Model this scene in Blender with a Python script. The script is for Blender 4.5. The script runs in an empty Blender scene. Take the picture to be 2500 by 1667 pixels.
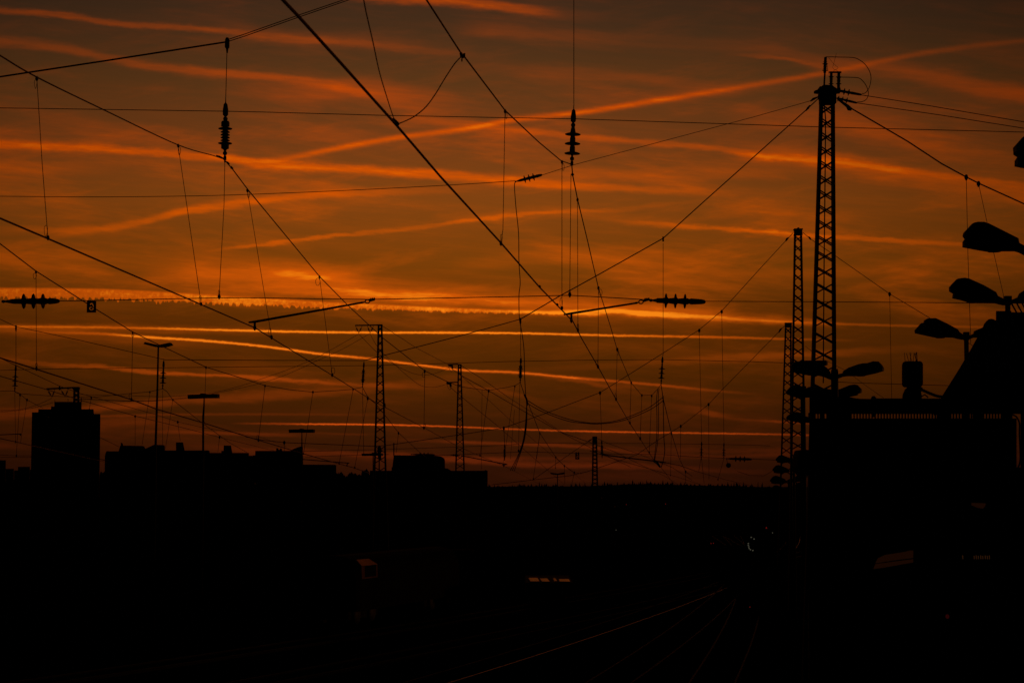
import bpy, bmesh, math, random
from mathutils import Vector, Matrix
random.seed(7)
SC = bpy.context.scene
COL = SC.collection
# ------------------------------------------------------------------ camera
LENS, PITCH, CZ = 70.0, math.radians(4.14), 6.7
F = LENS / 36.0 * 2500.0
HOR = 833.5 + F * math.tan(PITCH)
cam_d = bpy.data.cameras.new('camera'); cam = bpy.data.objects.new('camera', cam_d); COL.objects.link(cam)
cam_d.lens = LENS; cam_d.sensor_width = 36.0; cam_d.clip_start = 0.2; cam_d.clip_end = 20000
cam.location = (0, 0, CZ); cam.rotation_euler = (math.radians(90) + PITCH, 0, 0)
cam_d.dof.use_dof = True; cam_d.dof.focus_distance = 45.0; cam_d.dof.aperture_fstop = 11.0
SC.camera = cam
CP, SP = math.cos(PITCH), math.sin(PITCH)
def ray(p, q):
    a, b = (p - 1250.0) / F, (833.5 - q) / F
    return Vector((a, CP - b * SP, SP + b * CP))
def at(p, q, Y):
    """the point of the place at distance Y metres seen in direction (p, q)"""
    d = ray(p, q); return Vector((0, 0, CZ)) + d * (Y / d.y)
def st(p, q):
    d = ray(p, q); return d.x / d.y * 4.861, d.z / d.y * 4.861
def lin(r, g, b):
    f = lambda c: (c / 255 / 12.92) if c <= 10 else ((c / 255 + 0.055) / 1.055) ** 2.4
    return (f(r), f(g), f(b), 1.0)
# ------------------------------------------------------------------ view
SC.view_settings.view_transform = 'Standard'; SC.view_settings.look = 'None'
SC.view_settings.exposure = 0.0; SC.view_settings.gamma = 1.0
# ------------------------------------------------------------------ sky: a clear dusk gradient with contrails and thin cirrus
W = bpy.data.worlds.new('World'); SC.world = W; W.use_nodes = True
nt = W.node_tree; nt.nodes.clear()
def N(t, **k):
    n = nt.nodes.new(t)
    for a, v in k.items(): setattr(n, a, v)
    return n
def L(a, b): nt.links.new(a, b)
def M(op, a, b=None, c=None, clamp=False):
    n = N('ShaderNodeMath', operation=op, use_clamp=clamp)
    for i, v in enumerate((a, b, c)):
        if v is None: continue
        if isinstance(v, (int, float)): n.inputs[i].default_value = v
        else: L(v, n.inputs[i])
    return n.outputs[0]
tc = N('ShaderNodeTexCoord'); sep = N('ShaderNodeSeparateXYZ'); L(tc.outputs['Generated'], sep.inputs[0])
X, Y_, Z = sep.outputs
yc = M('MAXIMUM', Y_, 0.08)
S = M('MULTIPLY', M('DIVIDE', X, yc), 4.861)
T = M('MULTIPLY', M('DIVIDE', Z, yc), 4.861)
def noise(sx, sy, scale, detail=3.0, rough=0.55, off=0.0, skew=0.0):
    cx = N('ShaderNodeCombineXYZ')
    L(M('MULTIPLY_ADD', S, sx, off), cx.inputs[0])
    L(M('MULTIPLY', M('MULTIPLY_ADD', S, skew, T), sy), cx.inputs[1])
    cx.inputs[2].default_value = off
    n = N('ShaderNodeTexNoise'); n.inputs['Scale'].default_value = scale
    n.inputs['Detail'].default_value = detail; n.inputs['Roughness'].default_value = rough
    L(cx.outputs[0], n.inputs['Vector']); return n.outputs['Fac']
def rng(v, a, b, c=0.0, d=1.0, smooth=True):
    n = N('ShaderNodeMapRange', interpolation_type='SMOOTHSTEP' if smooth else 'LINEAR')
    L(v, n.inputs[0])
    for i, x in zip((1, 2, 3, 4), (a, b, c, d)): n.inputs[i].default_value = x
    return n.outputs[0]
def ramp(fac, stops):
    r = N('ShaderNodeValToRGB'); r.color_ramp.interpolation = 'LINEAR'
    e = r.color_ramp.elements
    while len(e) > 1: e.remove(e[-1])
    e[0].position = stops[0][0]; e[0].color = stops[0][1]
    for p, c in stops[1:]:
        k = e.new(p); k.color = c
    L(fac, r.inputs[0]); return r.outputs[0]
SN = M('MULTIPLY_ADD', S, 1 / 3.2, 0.5)           # -1.6..1.6 -> 0..1
wob = noise(1.4, 7, 3.0, 2.0, 0.5, 3.1)
tear = noise(9, 34, 2.0, 4.0, .65, 21.0, .05)
wobt = M('MULTIPLY_ADD', M('SUBTRACT', tear, 0.5), 0.016, M('MULTIPLY_ADD', M('SUBTRACT', wob, 0.5), 0.020, T))
fine = noise(3.0, 26, 2.2, 4.0, 0.62, 9.7, 0.06)
finem = M('MULTIPLY_ADD', fine, 1.7, 0.12)
smallw = noise(30, 60, 3.0, 2.0, 0.6, 5.5)
sharpt = M('MULTIPLY_ADD', M('SUBTRACT', smallw, 0.5), 0.0035, T)
def curve(fac, pts, lo, hi, vec):
    c = N('ShaderNodeFloatCurve'); m = c.mapping; cu = m.curves[0]
    P = [((s + 1.6) / 3.2, (v - lo) / (hi - lo)) for s, v in pts]
    P = sorted(P)
    if P[0][0] > 0.0: P = [(0.0, P[0][1] + (0 if vec else (P[0][1] - P[1][1]) / max(P[1][0] - P[0][0], 1e-4) * P[0][0] * 0.8))] + P
    if P[-1][0] < 1.0: P = P + [(1.0, P[-1][1] + (0 if vec else (P[-1][1] - P[-2][1]) / max(P[-1][0] - P[-2][0], 1e-4) * (1 - P[-1][0]) * 0.8))]
    P = [(max(0, min(1, a)), max(0, min(1, b))) for a, b in P]
    cu.points[0].location = P[0]; cu.points[1].location = P[-1]
    for p in P[1:-1]: cu.points.new(*p)
    for p in cu.points: p.handle_type = 'VECTOR' if vec else 'AUTO_CLAMPED'
    m.use_clip = True; m.update()
    L(fac, c.inputs['Value']); return c.outputs[0]
acc = None
def streak(pts, sig, amp, sharp=False, tex=True, p=2.8):
    """pts: (x, y, brightness 0..1) along the trail; sig: half width, both in thousandths of the picture's width/2.5"""
    global acc
    cen = [(st(a, b)[0], st(a, b)[1]) for a, b, _ in pts]
    amps = [(st(a, b)[0], v) for a, b, v in pts]
    s0, s1 = amps[0][0], amps[-1][0]
    if s0 > -1.25: amps = [(s0 - 0.10, 0.0)] + amps
    if s1 < 1.25: amps = amps + [(s1 + 0.12, 0.0)]
    c = curve(SN, cen, 0.0, 1.4, False)
    a = curve(SN, amps, 0.0, 2.0, True)
    d = M('DIVIDE', M('MULTIPLY_ADD', c, -1.4, sharpt if sharp else wobt), sig / 1000.0)
    g = M('POWER', 2.71828, M('MULTIPLY', M('POWER', M('ABSOLUTE', d), p), -1.0))
    v = M('MULTIPLY', M('MULTIPLY', g, a), 2.0 * amp)
    if tex: v = M('MULTIPLY', v, finem)
    acc = v if acc is None else M('ADD', acc, v)
# broad, old contrails spread by the wind
streak([(0,25,.8),(150,37,.95),(300,57,.9),(480,72,.8),(640,88,.6),(860,106,.4),(1100,130,.15)], 8.5, .70)
streak([(560,72,.2),(700,92,.55),(900,103,.4),(1050,118,.1)], 20, .45)
streak([(880,-12,.9),(1060,0,1),(1200,14,1),(1290,26,.7),(1380,34,.15)], 13, 1.0)
streak([(0,104,.6),(120,112,.7),(300,148,.6),(450,170,.8),(640,188,.9),(800,208,.8),(900,232,.5),(1050,268,.2)], 12, .62)
streak([(600,215,.2),(760,225,.8),(900,215,.8),(1020,235,.2)], 26, .38)
streak([(560,398,.0),(700,386,.5),(800,367,1),(980,335,.95),(1150,313,.9),(1240,295,.9),(1400,277,1),(1640,240,.9),(1840,208,.65),(2060,170,.5),(2250,131,.42),(2500,100,.36)], 7.0, .98, True, True, 2.1)
streak([(1500,250,.2),(1760,222,.7),(1900,205,.2)], 18, .3)
streak([(0,352,.75),(200,360,.8),(430,377,.9),(640,400,1),(900,417,1),(1100,430,.9),(1290,447,.8),(1500,460,.5),(1700,468,.25),(1840,470,.1)], 10.5, .98)
streak([(0,407,.9),(150,408,.6),(280,412,.1)], 15, .45)
streak([(1040,296,.3),(1200,312,.7),(1400,333,.55),(1700,357,.6),(1860,380,.9),(2000,390,.9),(2100,400,.7),(2350,437,.6),(2500,455,.5)], 8, .75)
streak([(1850,372,.6),(2000,388,.8),(2150,420,.6),(2350,450,.7),(2500,475,.6)], 24, .40)
streak([(60,562,.3),(200,560,.5),(330,545,.6),(450,515,.95),(560,500,.95),(750,480,.7),(900,470,.5),(1100,462,.2)], 10, .75)
streak([(590,605,.6),(700,590,1),(800,578,.8),(900,568,.5),(1060,550,.45),(1120,538,.8),(1300,522,.7),(1500,512,.35),(1700,490,.1)], 5, .62)
streak([(1200,440,.4),(1400,428,.5),(1600,425,.6),(1840,420,.5),(1950,415,.1)], 16, .35)
streak([(1560,545,.3),(1700,555,.9),(1840,565,1),(2000,577,.9),(2160,584,.8),(2360,597,.5)], 5.5, .78)
streak([(1150,530,.5),(1350,520,.5),(1560,535,.3),(1700,545,.1)], 14, .38)
streak([(1200,640,.4),(1400,620,.3),(1560,640,.6),(1700,655,.6),(1860,672,.4),(2060,665,.45),(2260,655,.3),(2340,650,.1)], 17, .38)
streak([(330,690,.1),(400,672,.35),(480,664,.75),(620,668,1),(760,678,1),(850,690,.9),(920,708,.6),(1100,722,.45),(1300,735,.55),(1500,752,.5),(1700,760,.3)], 29, .78, p=2.0)
streak([(700,705,.6),(900,716,1),(1100,728,.9),(1300,742,.8),(1500,750,.7),(1700,762,.6),(1840,775,.5),(1960,785,.2)], 13, .60)
streak([(1320,762,.6),(1420,763,1),(1520,764,1),(1640,770,.65),(1760,776,.45),(1960,787,.3)], 7, 1.15)
streak([(0,797,.42),(300,800,.48),(600,807,.95),(800,811,1),(1240,813,1),(1500,819,.85),(1750,823,.6),(1940,828,.35),(1980,829,.2)], 3.0, 1.45, True, False)
streak([(0,802,.7),(250,802,.6),(450,806,.5),(700,810,.2)], 10, .55)
streak([(150,812,.3),(250,815,.45),(360,823,.9),(500,832,1),(640,845,1),(800,866,.95),(900,875,.75),(1000,888,.9),(1150,905,.8),(1240,908,.7),(1400,922,.65),(1520,932,.45),(1620,941,.45),(1740,953,.2)], 3.3, 1.55, True, False)
streak([(60,812,.4),(300,826,.6),(450,836,.3)], 12, .5)
streak([(1280,912,.2),(1400,928,.7),(1480,940,.5),(1550,944,.1)], 6, .5)
streak([(40,880,.2),(100,888,.3),(250,897,.7),(400,911,.9),(640,925,.8),(760,932,.6),(880,938,.4)], 5.0, .85, False, False)
streak([(0,1012,.7),(80,1008,.8),(240,996,.9),(370,985,.9),(466,975,.8),(640,966,.7),(800,957,.5),(1000,938,.45),(1120,925,.2)], 11, .46)
streak([(240,1016,.6),(400,1012,.5),(640,1011,.45),(860,1012,.2)], 3, .45, True, False)
streak([(240,1040,.6),(330,1030,.5),(420,1040,.3)], 14, .36)
streak([(660,1034,.5),(760,1035,1),(900,1036,1),(1100,1041,.9),(1240,1047,.8),(1450,1053,.9),(1700,1057,.85),(1840,1059,.8),(1980,1062,.6)], 2.3, 1.35, True, False)
streak([(400,1054,.4),(560,1058,.7),(700,1062,.5),(740,1063,.1)], 4.5, .55, True)
streak([(760,1056,.3),(880,1060,.4),(900,1060,.1)], 2.5, .4, True)
streak([(1000,1074,.2),(1150,1080,.8),(1240,1083,.7),(1440,1092,.75),(1580,1108,.4),(1700,1112,.3)], 4.2, .60, True)
streak([(560,1095,.2),(760,1105,.6),(880,1112,.8),(1050,1118,.9),(1240,1127,.95),(1400,1136,.9),(1600,1140,.55),(1800,1150,.3)], 8, .60)
streak([(0,1086,.6),(60,1088,.3),(100,1090,.0)], 8, .35)
streak([(1240,1118,.6),(1400,1120,.4),(1560,1120,.3),(1750,1115,.3),(1900,1110,.7),(1960,1110,.3)], 5, .40, True)
streak([(1500,1095,.2),(1700,1098,.5),(1900,1100,.6)], 6, .35)
streak([(1300,1165,.4),(1440,1170,.6),(1600,1165,.4),(1800,1175,.2)], 11, .30)
streak([(1700,1001,.5),(1740,1010,.8),(1790,1020,.2)], 7, .5)
streak([(1850,1026,.3),(1900,1029,.8),(1990,1034,.4)], 3, .6, True, False)
streak([(1300,905,.15),(1600,885,.3),(1860,872,.6),(2020,862,.6),(2180,855,.2)], 9, .45)
streak([(1860,783,.6),(2060,791,.7),(2250,796,.6),(2390,798,.4)], 3, .60, True, False)
streak([(1150,168,.2),(1300,172,.5),(1560,190,.7),(1700,208,.4)], 16, .30)
streak([(1200,70,.6),(1400,90,.4),(1700,110,.3),(1860,120,.6),(2010,152,.6),(2130,165,.4)], 18, .30)
streak([(1860,141,.7),(1960,150,.7),(2020,160,.3)], 5, .4)
streak([(2060,160,.3),(2200,175,.6),(2330,200,.8),(2430,222,.9),(2500,232,1)], 24, .55)
streak([(1850,290,.5),(2000,300,.5),(2150,330,.6),(2300,370,.5),(2500,400,.4)], 22, .30)
streak([(0,620,.6),(250,640,.4),(500,620,.3)], 30, .30)
streak([(1160,945,.5),(1260,965,.5),(1340,978,.1)], 5, .3)
contr = acc
# the youngest wide trail, its lower edge hanging in a row of little fallstreaks
toothc = curve(SN, [(st(a, b)[0], st(a, b)[1]) for a, b in ((0,716),(234,718),(535,732),(900,749),(1240,761),(1400,765))], 0, 1.4, False)
toothc = M('MULTIPLY', toothc, 1.4)
cx = N('ShaderNodeCombineXYZ'); L(M('MULTIPLY', S, 105.0), cx.inputs[0]); L(M('MULTIPLY', T, 20.0), cx.inputs[1])
tn = N('ShaderNodeTexNoise'); tn.inputs['Scale'].default_value = 1.0; tn.inputs['Detail'].default_value = 2.0; L(cx.outputs[0], tn.inputs['Vector'])
tooth = M('MULTIPLY', rng(tn.outputs['Fac'], .36, .66), rng(noise(9, 1, 2.0, 2.0, .5, 33.0), .30, .58, .35, 1.15))
dt = M('SUBTRACT', T, toothc)
wid = curve(SN, [(st(a, 700)[0], v) for a, v in ((0,.0165),(300,.0160),(600,.012),(900,.009),(1240,.0055),(1420,.004))], 0, 0.02, False)
wid = M('MULTIPLY', wid, 0.02)
low = M('MULTIPLY', wid, M('MULTIPLY_ADD', tooth, -.65, -.45))
lowm = rng(M('SUBTRACT', dt, low), -.002, .002)
upm = rng(M('SUBTRACT', dt, M('MULTIPLY', wid, .8)), .0035, -.0035) if False else M('SUBTRACT', 1.0, rng(M('SUBTRACT', dt, M('MULTIPLY', wid, .8)), -.0035, .0035))
ta = curve(SN, [(st(a, 700)[0], v) for a, v in ((-60,.78),(0,.80),(400,.80),(900,.85),(1240,.85),(1380,.5),(1440,0))], 0, 1, True)
grain = noise(26, 26, 4.0, 3.0, .7, 2.2)
toothv = M('MULTIPLY', M('MULTIPLY', M('MULTIPLY', lowm, upm), ta), M('MULTIPLY_ADD', grain, 1.1, .5))
# thin cirrus everywhere
c1 = rng(noise(1.3, 7.0, 1.6, 6.0, .62, 1.7, .12), .46, .74)
c2 = rng(noise(2.0, 30.0, 1.3, 5.0, .6, 6.3, .07), .45, .78)
c3 = rng(noise(2.2, 12.0, 1.2, 6.0, .64, 12.4, -.16), .50, .75)
TNf = M('MULTIPLY_ADD', T, 1 / 3.2, .5)
env = curve(TNf, [(-1.6, .3), (0.0, .3), (.12, .4), (.33, .40), (.45, .95), (.6, 1.0), (.8, .95), (.92, .6), (1.05, .42), (1.2, .35), (1.6, .3)], 0, 1, False)
cirr = M('MULTIPLY', env, M('ADD', M('MULTIPLY', c1, .33), M('ADD', M('MULTIPLY', c2, .10), M('MULTIPLY', c3, .26))))
fibre = rng(noise(3.4, 52, 1.5, 6.0, .66, 41.0, .085), .44, .72)
fibre2 = rng(noise(4.2, 40, 1.3, 6.0, .66, 57.0, -.13), .50, .74)
wisps = M('MULTIPLY', env, M('MULTIPLY', M('ADD', M('MULTIPLY', fibre, .20), M('MULTIPLY', fibre2, .13)), M('MULTIPLY_ADD', c1, .9, .25)))
D = M('ADD', M('ADD', M('ADD', contr, toothv), cirr), wisps)
# the glow weakens away from its centre; lens vignette put into the sky colour
du = M('SUBTRACT', S, -.18); dv = M('SUBTRACT', T, .52)
r2 = M('ADD', M('MULTIPLY', M('MULTIPLY', du, du), .34), M('MULTIPLY', M('MULTIPLY', dv, dv), .30))
glow = M('POWER', 2.71828, M('MULTIPLY', r2, -1.0))
Tn = M('DIVIDE', T, 1.5, clamp=True)
base = ramp(Tn, [(0.0, lin(38,14,3)), (.03, lin(48,18,4)), (.10, lin(60,26,3)), (.18, lin(76,36,2)), (.27, lin(93,44,3)),
                 (.36, lin(120,61,8)), (.47, lin(128,66,17)), (.57, lin(112,59,22)), (.67, lin(90,54,24)), (.76, lin(72,46,26)), (.85, lin(60,40,27)), (1.0, lin(42,30,26))])
cloud = ramp(Tn, [(0.0, lin(90,32,8)), (.05, lin(112,38,8)), (.10, lin(138,50,8)), (.17, lin(165,64,8)), (.26, lin(195,82,6)),
                  (.34, lin(214,88,5)), (.44, lin(212,86,1)), (.54, lin(206,80,2)), (.64, lin(196,73,5)), (.74, lin(162,66,14)), (.82, lin(160,62,12)), (1.0, lin(134,54,14))])
hot = ramp(Tn, [(0.0, lin(130,45,10)), (.05, lin(165,58,14)), (.10, lin(215,82,16)), (.17, lin(230,98,18)), (.26, lin(255,136,22)),
                (.34, lin(255,140,16)), (.44, lin(235,115,6)), (.6, lin(225,100,6)), (1.0, lin(190,70,6))])
Ds = M('MINIMUM', D, 1.0)
mx = N('ShaderNodeMix', data_type='RGBA', clamp_factor=False, clamp_result=False)
L(Ds, mx.inputs[0]); L(base, mx.inputs[6]); L(cloud, mx.inputs[7])
mh = N('ShaderNodeMix', data_type='RGBA'); L(rng(D, .95, 1.45, 0, 1, False), mh.inputs[0]); L(mx.outputs[2], mh.inputs[6]); L(hot, mh.inputs[7])
sc1 = N('ShaderNodeVectorMath', operation='SCALE'); L(mh.outputs[2], sc1.inputs[0])
front = M('MULTIPLY', rng(Y_, .25, .75), rng(Z, -.03, -.002))
L(M('MULTIPLY', glow, front), sc1.inputs[3])
sky = N('ShaderNodeTexSky', sky_type='NISHITA', sun_disc=False)
SUN_EL, SUN_AZ = math.radians(1.5), math.radians(62.0)      # just set, off to the right of the picture
sky.sun_elevation = SUN_EL; sky.sun_rotation = SUN_AZ; sky.air_density = 2.0; sky.dust_density = 4.0
sc2 = N('ShaderNodeVectorMath', operation='SCALE'); L(sky.outputs[0], sc2.inputs[0]); sc2.inputs[3].default_value = 0.0016
ad = N('ShaderNodeVectorMath', operation='ADD'); L(sc1.outputs[0], ad.inputs[0]); L(sc2.outputs[0], ad.inputs[1])
bg = N('ShaderNodeBackground'); L(ad.outputs[0], bg.inputs[0]); bg.inputs[1].default_value = 1.0
wo = N('ShaderNodeOutputWorld'); L(bg.outputs[0], wo.inputs[0])
# ------------------------------------------------------------------ sun, a last low glow
sun_d = bpy.data.lights.new('sun', 'SUN'); sun = bpy.data.objects.new('sun', sun_d); COL.objects.link(sun)
sun_d.energy = 0.14; sun_d.angle = math.radians(2.0); sun_d.color = (1.0, .30, .06)
sdir = Vector((math.sin(SUN_AZ) * math.cos(SUN_EL), math.cos(SUN_AZ) * math.cos(SUN_EL), math.sin(SUN_EL)))
sun.rotation_euler = sdir.to_track_quat('Z', 'Y').to_euler(); sun.location = (60, 30, 40)
# ------------------------------------------------------------------ materials
def mat(name, col, rough=.7, metal=0.0, spec=.2, var=.25, scale=6.0, bump=0.0, emit=None, es=0.0):
    m = bpy.data.materials.new(name); m.use_nodes = True; t = m.node_tree; b = t.nodes['Principled BSDF']
    b.inputs['Roughness'].default_value = rough; b.inputs['Metallic'].default_value = metal
    b.inputs['Specular IOR Level'].default_value = spec
    tx = t.nodes.new('ShaderNodeTexCoord'); n = t.nodes.new('ShaderNodeTexNoise'); n.inputs['Scale'].default_value = scale; n.inputs['Detail'].default_value = 4
    r = t.nodes.new('ShaderNodeValToRGB'); c = Vector(col)
    r.color_ramp.elements[0].position = .3; r.color_ramp.elements[1].position = .7
    r.color_ramp.elements[0].color = (*(c * (1 - var)), 1); r.color_ramp.elements[1].color = (*(c * (1 + var)), 1)
    t.links.new(tx.outputs['Object'], n.inputs['Vector']); t.links.new(n.outputs['Fac'], r.inputs[0]); t.links.new(r.outputs[0], b.inputs['Base Color'])
    if bump:
        bp = t.nodes.new('ShaderNodeBump'); bp.inputs['Strength'].default_value = bump; t.links.new(n.outputs['Fac'], bp.inputs['Height']); t.links.new(bp.outputs[0], b.inputs['Normal'])
    if emit: b.inputs['Emission Color'].default_value = (*emit, 1); b.inputs['Emission Strength'].default_value = es
    return m
MAT = dict(
    steel=mat('mast_steel', (.020, .018, .017), .65, .0, .15, .3, 4),
    cable=mat('weathered_copper_cable', (.10, .026, .014), .6, .0, .2, .3, 20),
    cord=mat('thin_bronze_cord', (.26, .060, .025), .7, .0, .15, .3, 20),
    porcelain=mat('brown_porcelain', (.020, .010, .007), .45, .0, .2, .3, 10),
    cast=mat('galvanised_fitting', (.022, .019, .017), .6, .0, .2, .3, 12),
    lamp=mat('lamp_housing', (.020, .020, .021), .6, .0, .15, .25, 5),
    diffuser=mat('lamp_glass', (.05, .05, .05), .5, .0, .2, .2, 5),
    concrete=mat('concrete_wall', (.030, .029, .028), .95, 0, .02, .3, .05),
    roofm=mat('roof_felt', (.018, .018, .018), .95, 0, .0, .3, .2),
    dark=mat('dark_sheet_metal', (.012, .012, .012), .8, 0, .03, .3, 3),
    ground=mat('ballast_ground', (.012, .011, .010), 1, 0, .0, .4, 1.2),
    sleeper=mat('concrete_sleeper', (.02, .019, .018), 1, 0, .0, .3, 3),
    rail=mat('worn_rail', (.012, .009, .008), .6, .0, .03, .2, 3),
    foliage=mat('conifer_foliage', (.010, .012, .008), 1, 0, 0, .4, .05),
    bush=mat('leaf_foliage', (.012, .014, .009), 1, 0, 0, .4, .2),
    red=mat('locomotive_red_paint', (.10, .012, .010), .6, 0, .1, .15, 2),
    frame=mat('shaded_frame_paint', (.22, .12, .07), .7, 0, .0, .2, 3),  # darker copy of the cream: the frame's weaker light put into its colour
    body=mat('dark_rail_vehicle_paint', (.005, .004, .004), .8, 0, .02, .3, 2),
    cream=mat('lit_cream_paint', (.75, .40, .20), .6, 0, .05, .12, 3),  # raised cream: the sky light on the cab eave put into its colour
    glass=mat('window_glass', (.01, .01, .012), .15, 0, .3, .1, 2),
    tin=mat('tin_cover', (.11, .085, .07), .32, 1.0, .5, .15, 2),
    sign=mat('sign_plate', (.015, .015, .016), .7, 0, .1, .2, 6),
    wlight=mat('white_signal_glow', (.5, .5, .5), emit=(1, .93, .65), es=.045),
    rlight=mat('red_signal_glow', (.5, .05, .04), emit=(1, .04, .03), es=.09),
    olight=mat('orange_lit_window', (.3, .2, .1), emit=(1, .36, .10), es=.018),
    dlight=mat('dim_orange_glow', (.03, .015, .008), emit=(1, .26, .06), es=.0075),  # dim lights and pane, also the added glow of the sloping panel
)
# ------------------------------------------------------------------ object helpers
def obj(name, bm, m, parent=None, smooth=False):
    me = bpy.data.meshes.new(name)
    bmesh.ops.recalc_face_normals(bm, faces=bm.faces)
    bm.to_mesh(me); bm.free()
    me.materials.append(MAT[m] if isinstance(m, str) else m)
    if smooth:
        for p in me.polygons: p.use_smooth = True
    o = bpy.data.objects.new(name, me); COL.objects.link(o)
    if parent is not None:
        o.parent = parent; o.matrix_parent_inverse = Matrix.Identity(4)
        o.location = -parent.location if parent.parent is None else Vector((0, 0, 0))
    return o
def tag(o, label, cat, group=None):
    o['label'] = label; o['category'] = cat
    if group: o['group'] = group
    return o
def thing(name, loc, label, cat, group=None):
    o = bpy.data.objects.new(name, None); COL.objects.link(o); o.location = loc; o.empty_display_size = .3
    return tag(o, label, cat, group)
def sub(name, bm, m, part, smooth=False):
    """a sub-part: same coordinates as the part it sits on"""
    o = obj(name, bm, m, None, smooth); o.parent = part; return o
def struct(name, bm, m, kind='structure'):
    o = obj(name, bm, m); o['kind'] = kind; return o
def frame_of(d):
    d = d.normalized(); up = Vector((0, 0, 1)) if abs(d.z) < .95 else Vector((1, 0, 0))
    a = d.cross(up).normalized(); return a, a.cross(d).normalized()
def tube(bm, pts, r, n=6, cap=True):
    """tube along pts; r a radius or a list of radii"""
    pts = [Vector(p) for p in pts]; R = r if isinstance(r, (list, tuple)) else [r] * len(pts)
    rings = []; a = None
    for i, p in enumerate(pts):
        d = (pts[min(i + 1, len(pts) - 1)] - pts[max(i - 1, 0)])
        if d.length < 1e-9: d = Vector((0, 0, 1))
        d.normalize()
        if a is None: a, b = frame_of(d)
        else:
            a = (a - d * a.dot(d))
            a = frame_of(d)[0] if a.length < 1e-6 else a.normalized()
            b = a.cross(d).normalized()
        rings.append([bm.verts.new(p + (a * math.cos(2 * math.pi * k / n) + b * math.sin(2 * math.pi * k / n)) * R[i]) for k in range(n)])
    for u, v in zip(rings, rings[1:]):
        for k in range(n): bm.faces.new((u[k], u[(k + 1) % n], v[(k + 1) % n], v[k]))
    if cap: bm.faces.new(rings[0][::-1]); bm.faces.new(rings[-1])
    return bm
def lathe(bm, A, B, prof, n=18):
    """surface of revolution from A to B; prof = (fraction of AB, radius)"""
    A, B = Vector(A), Vector(B); return tube_profile(bm, A, B, prof, n)
def tube_profile(bm, A, B, prof, n):
    d = B - A; a, b = frame_of(d); rings = []
    for f, r in prof:
        c = A + d * f
        rings.append([bm.verts.new(c + (a * math.cos(2 * math.pi * k / n) + b * math.sin(2 * math.pi * k / n)) * max(r, 1e-4)) for k in range(n)])
    for u, v in zip(rings, rings[1:]):
        for k in range(n): bm.faces.new((u[k], u[(k + 1) % n], v[(k + 1) % n], v[k]))
    bm.faces.new(rings[0][::-1]); bm.faces.new(rings[-1]); return bm
def box(bm, x0, x1, y0, y1, z0, z1):
    v = [bm.verts.new((x, y, z)) for z in (z0, z1) for y in (y0, y1) for x in (x0, x1)]
    for f in ((0, 1, 3, 2), (4, 6, 7, 5), (0, 4, 5, 1), (2, 3, 7, 6), (0, 2, 6, 4), (1, 5, 7, 3)): bm.faces.new([v[i] for i in f])
    return bm
def bar(bm, A, B, w, h=None):
    """square bar from A to B"""
    A, B = Vector(A), Vector(B); h = h or w; a, b = frame_of(B - A); r = []
    for c in (A, B): r.append([bm.verts.new(c + a * w / 2 * i + b * h / 2 * j) for i, j in ((-1, -1), (1, -1), (1, 1), (-1, 1))])
    for k in range(4): bm.faces.new((r[0][k], r[0][(k + 1) % 4], r[1][(k + 1) % 4], r[1][k]))
    bm.faces.new(r[0][::-1]); bm.faces.new(r[1]); return bm
def NB(): return bmesh.new()
def prism(bm, pts, y0, y1, Y, inset=0.0, sh=0.0):
    """outline (pixel directions) put at distance Y and given the depth y0..y1 around it; inset rounds front and back"""
    P = [at(p, q, Y) for p, q in pts]; c = sum(P, Vector()) / len(P)
    lay = [(y0, 1 - inset), (y0 + (y1 - y0) * .25, 1), (y0 + (y1 - y0) * .75, 1), (y1, 1 - inset)] if inset else [(y0, 1), (y1, 1)]
    rings = [[bm.verts.new(Vector((c.x + (p.x - c.x) * s + dy * sh, Y + dy, c.z + (p.z - c.z) * s))) for p in P] for dy, s in lay]
    n = len(P)
    for u, v in zip(rings, rings[1:]):
        for k in range(n): bm.faces.new((u[k], u[(k + 1) % n], v[(k + 1) % n], v[k]))
    bm.faces.new(rings[0][::-1]); bm.faces.new(rings[-1]); return bm
def smooth_pts(P, k=6):
    """Catmull-Rom through P"""
    out = []
    for i in range(len(P) - 1):
        p0, p1, p2, p3 = P[max(i - 1, 0)], P[i], P[i + 1], P[min(i + 2, len(P) - 1)]
        for j in range(k):
            t = j / k
            out.append(.5 * ((2 * p1) + (-p0 + p2) * t + (2 * p0 - 5 * p1 + 4 * p2 - p3) * t * t + (-p0 + 3 * p1 - 3 * p2 + p3) * t ** 3))
    out.append(P[-1]); return out
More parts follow.
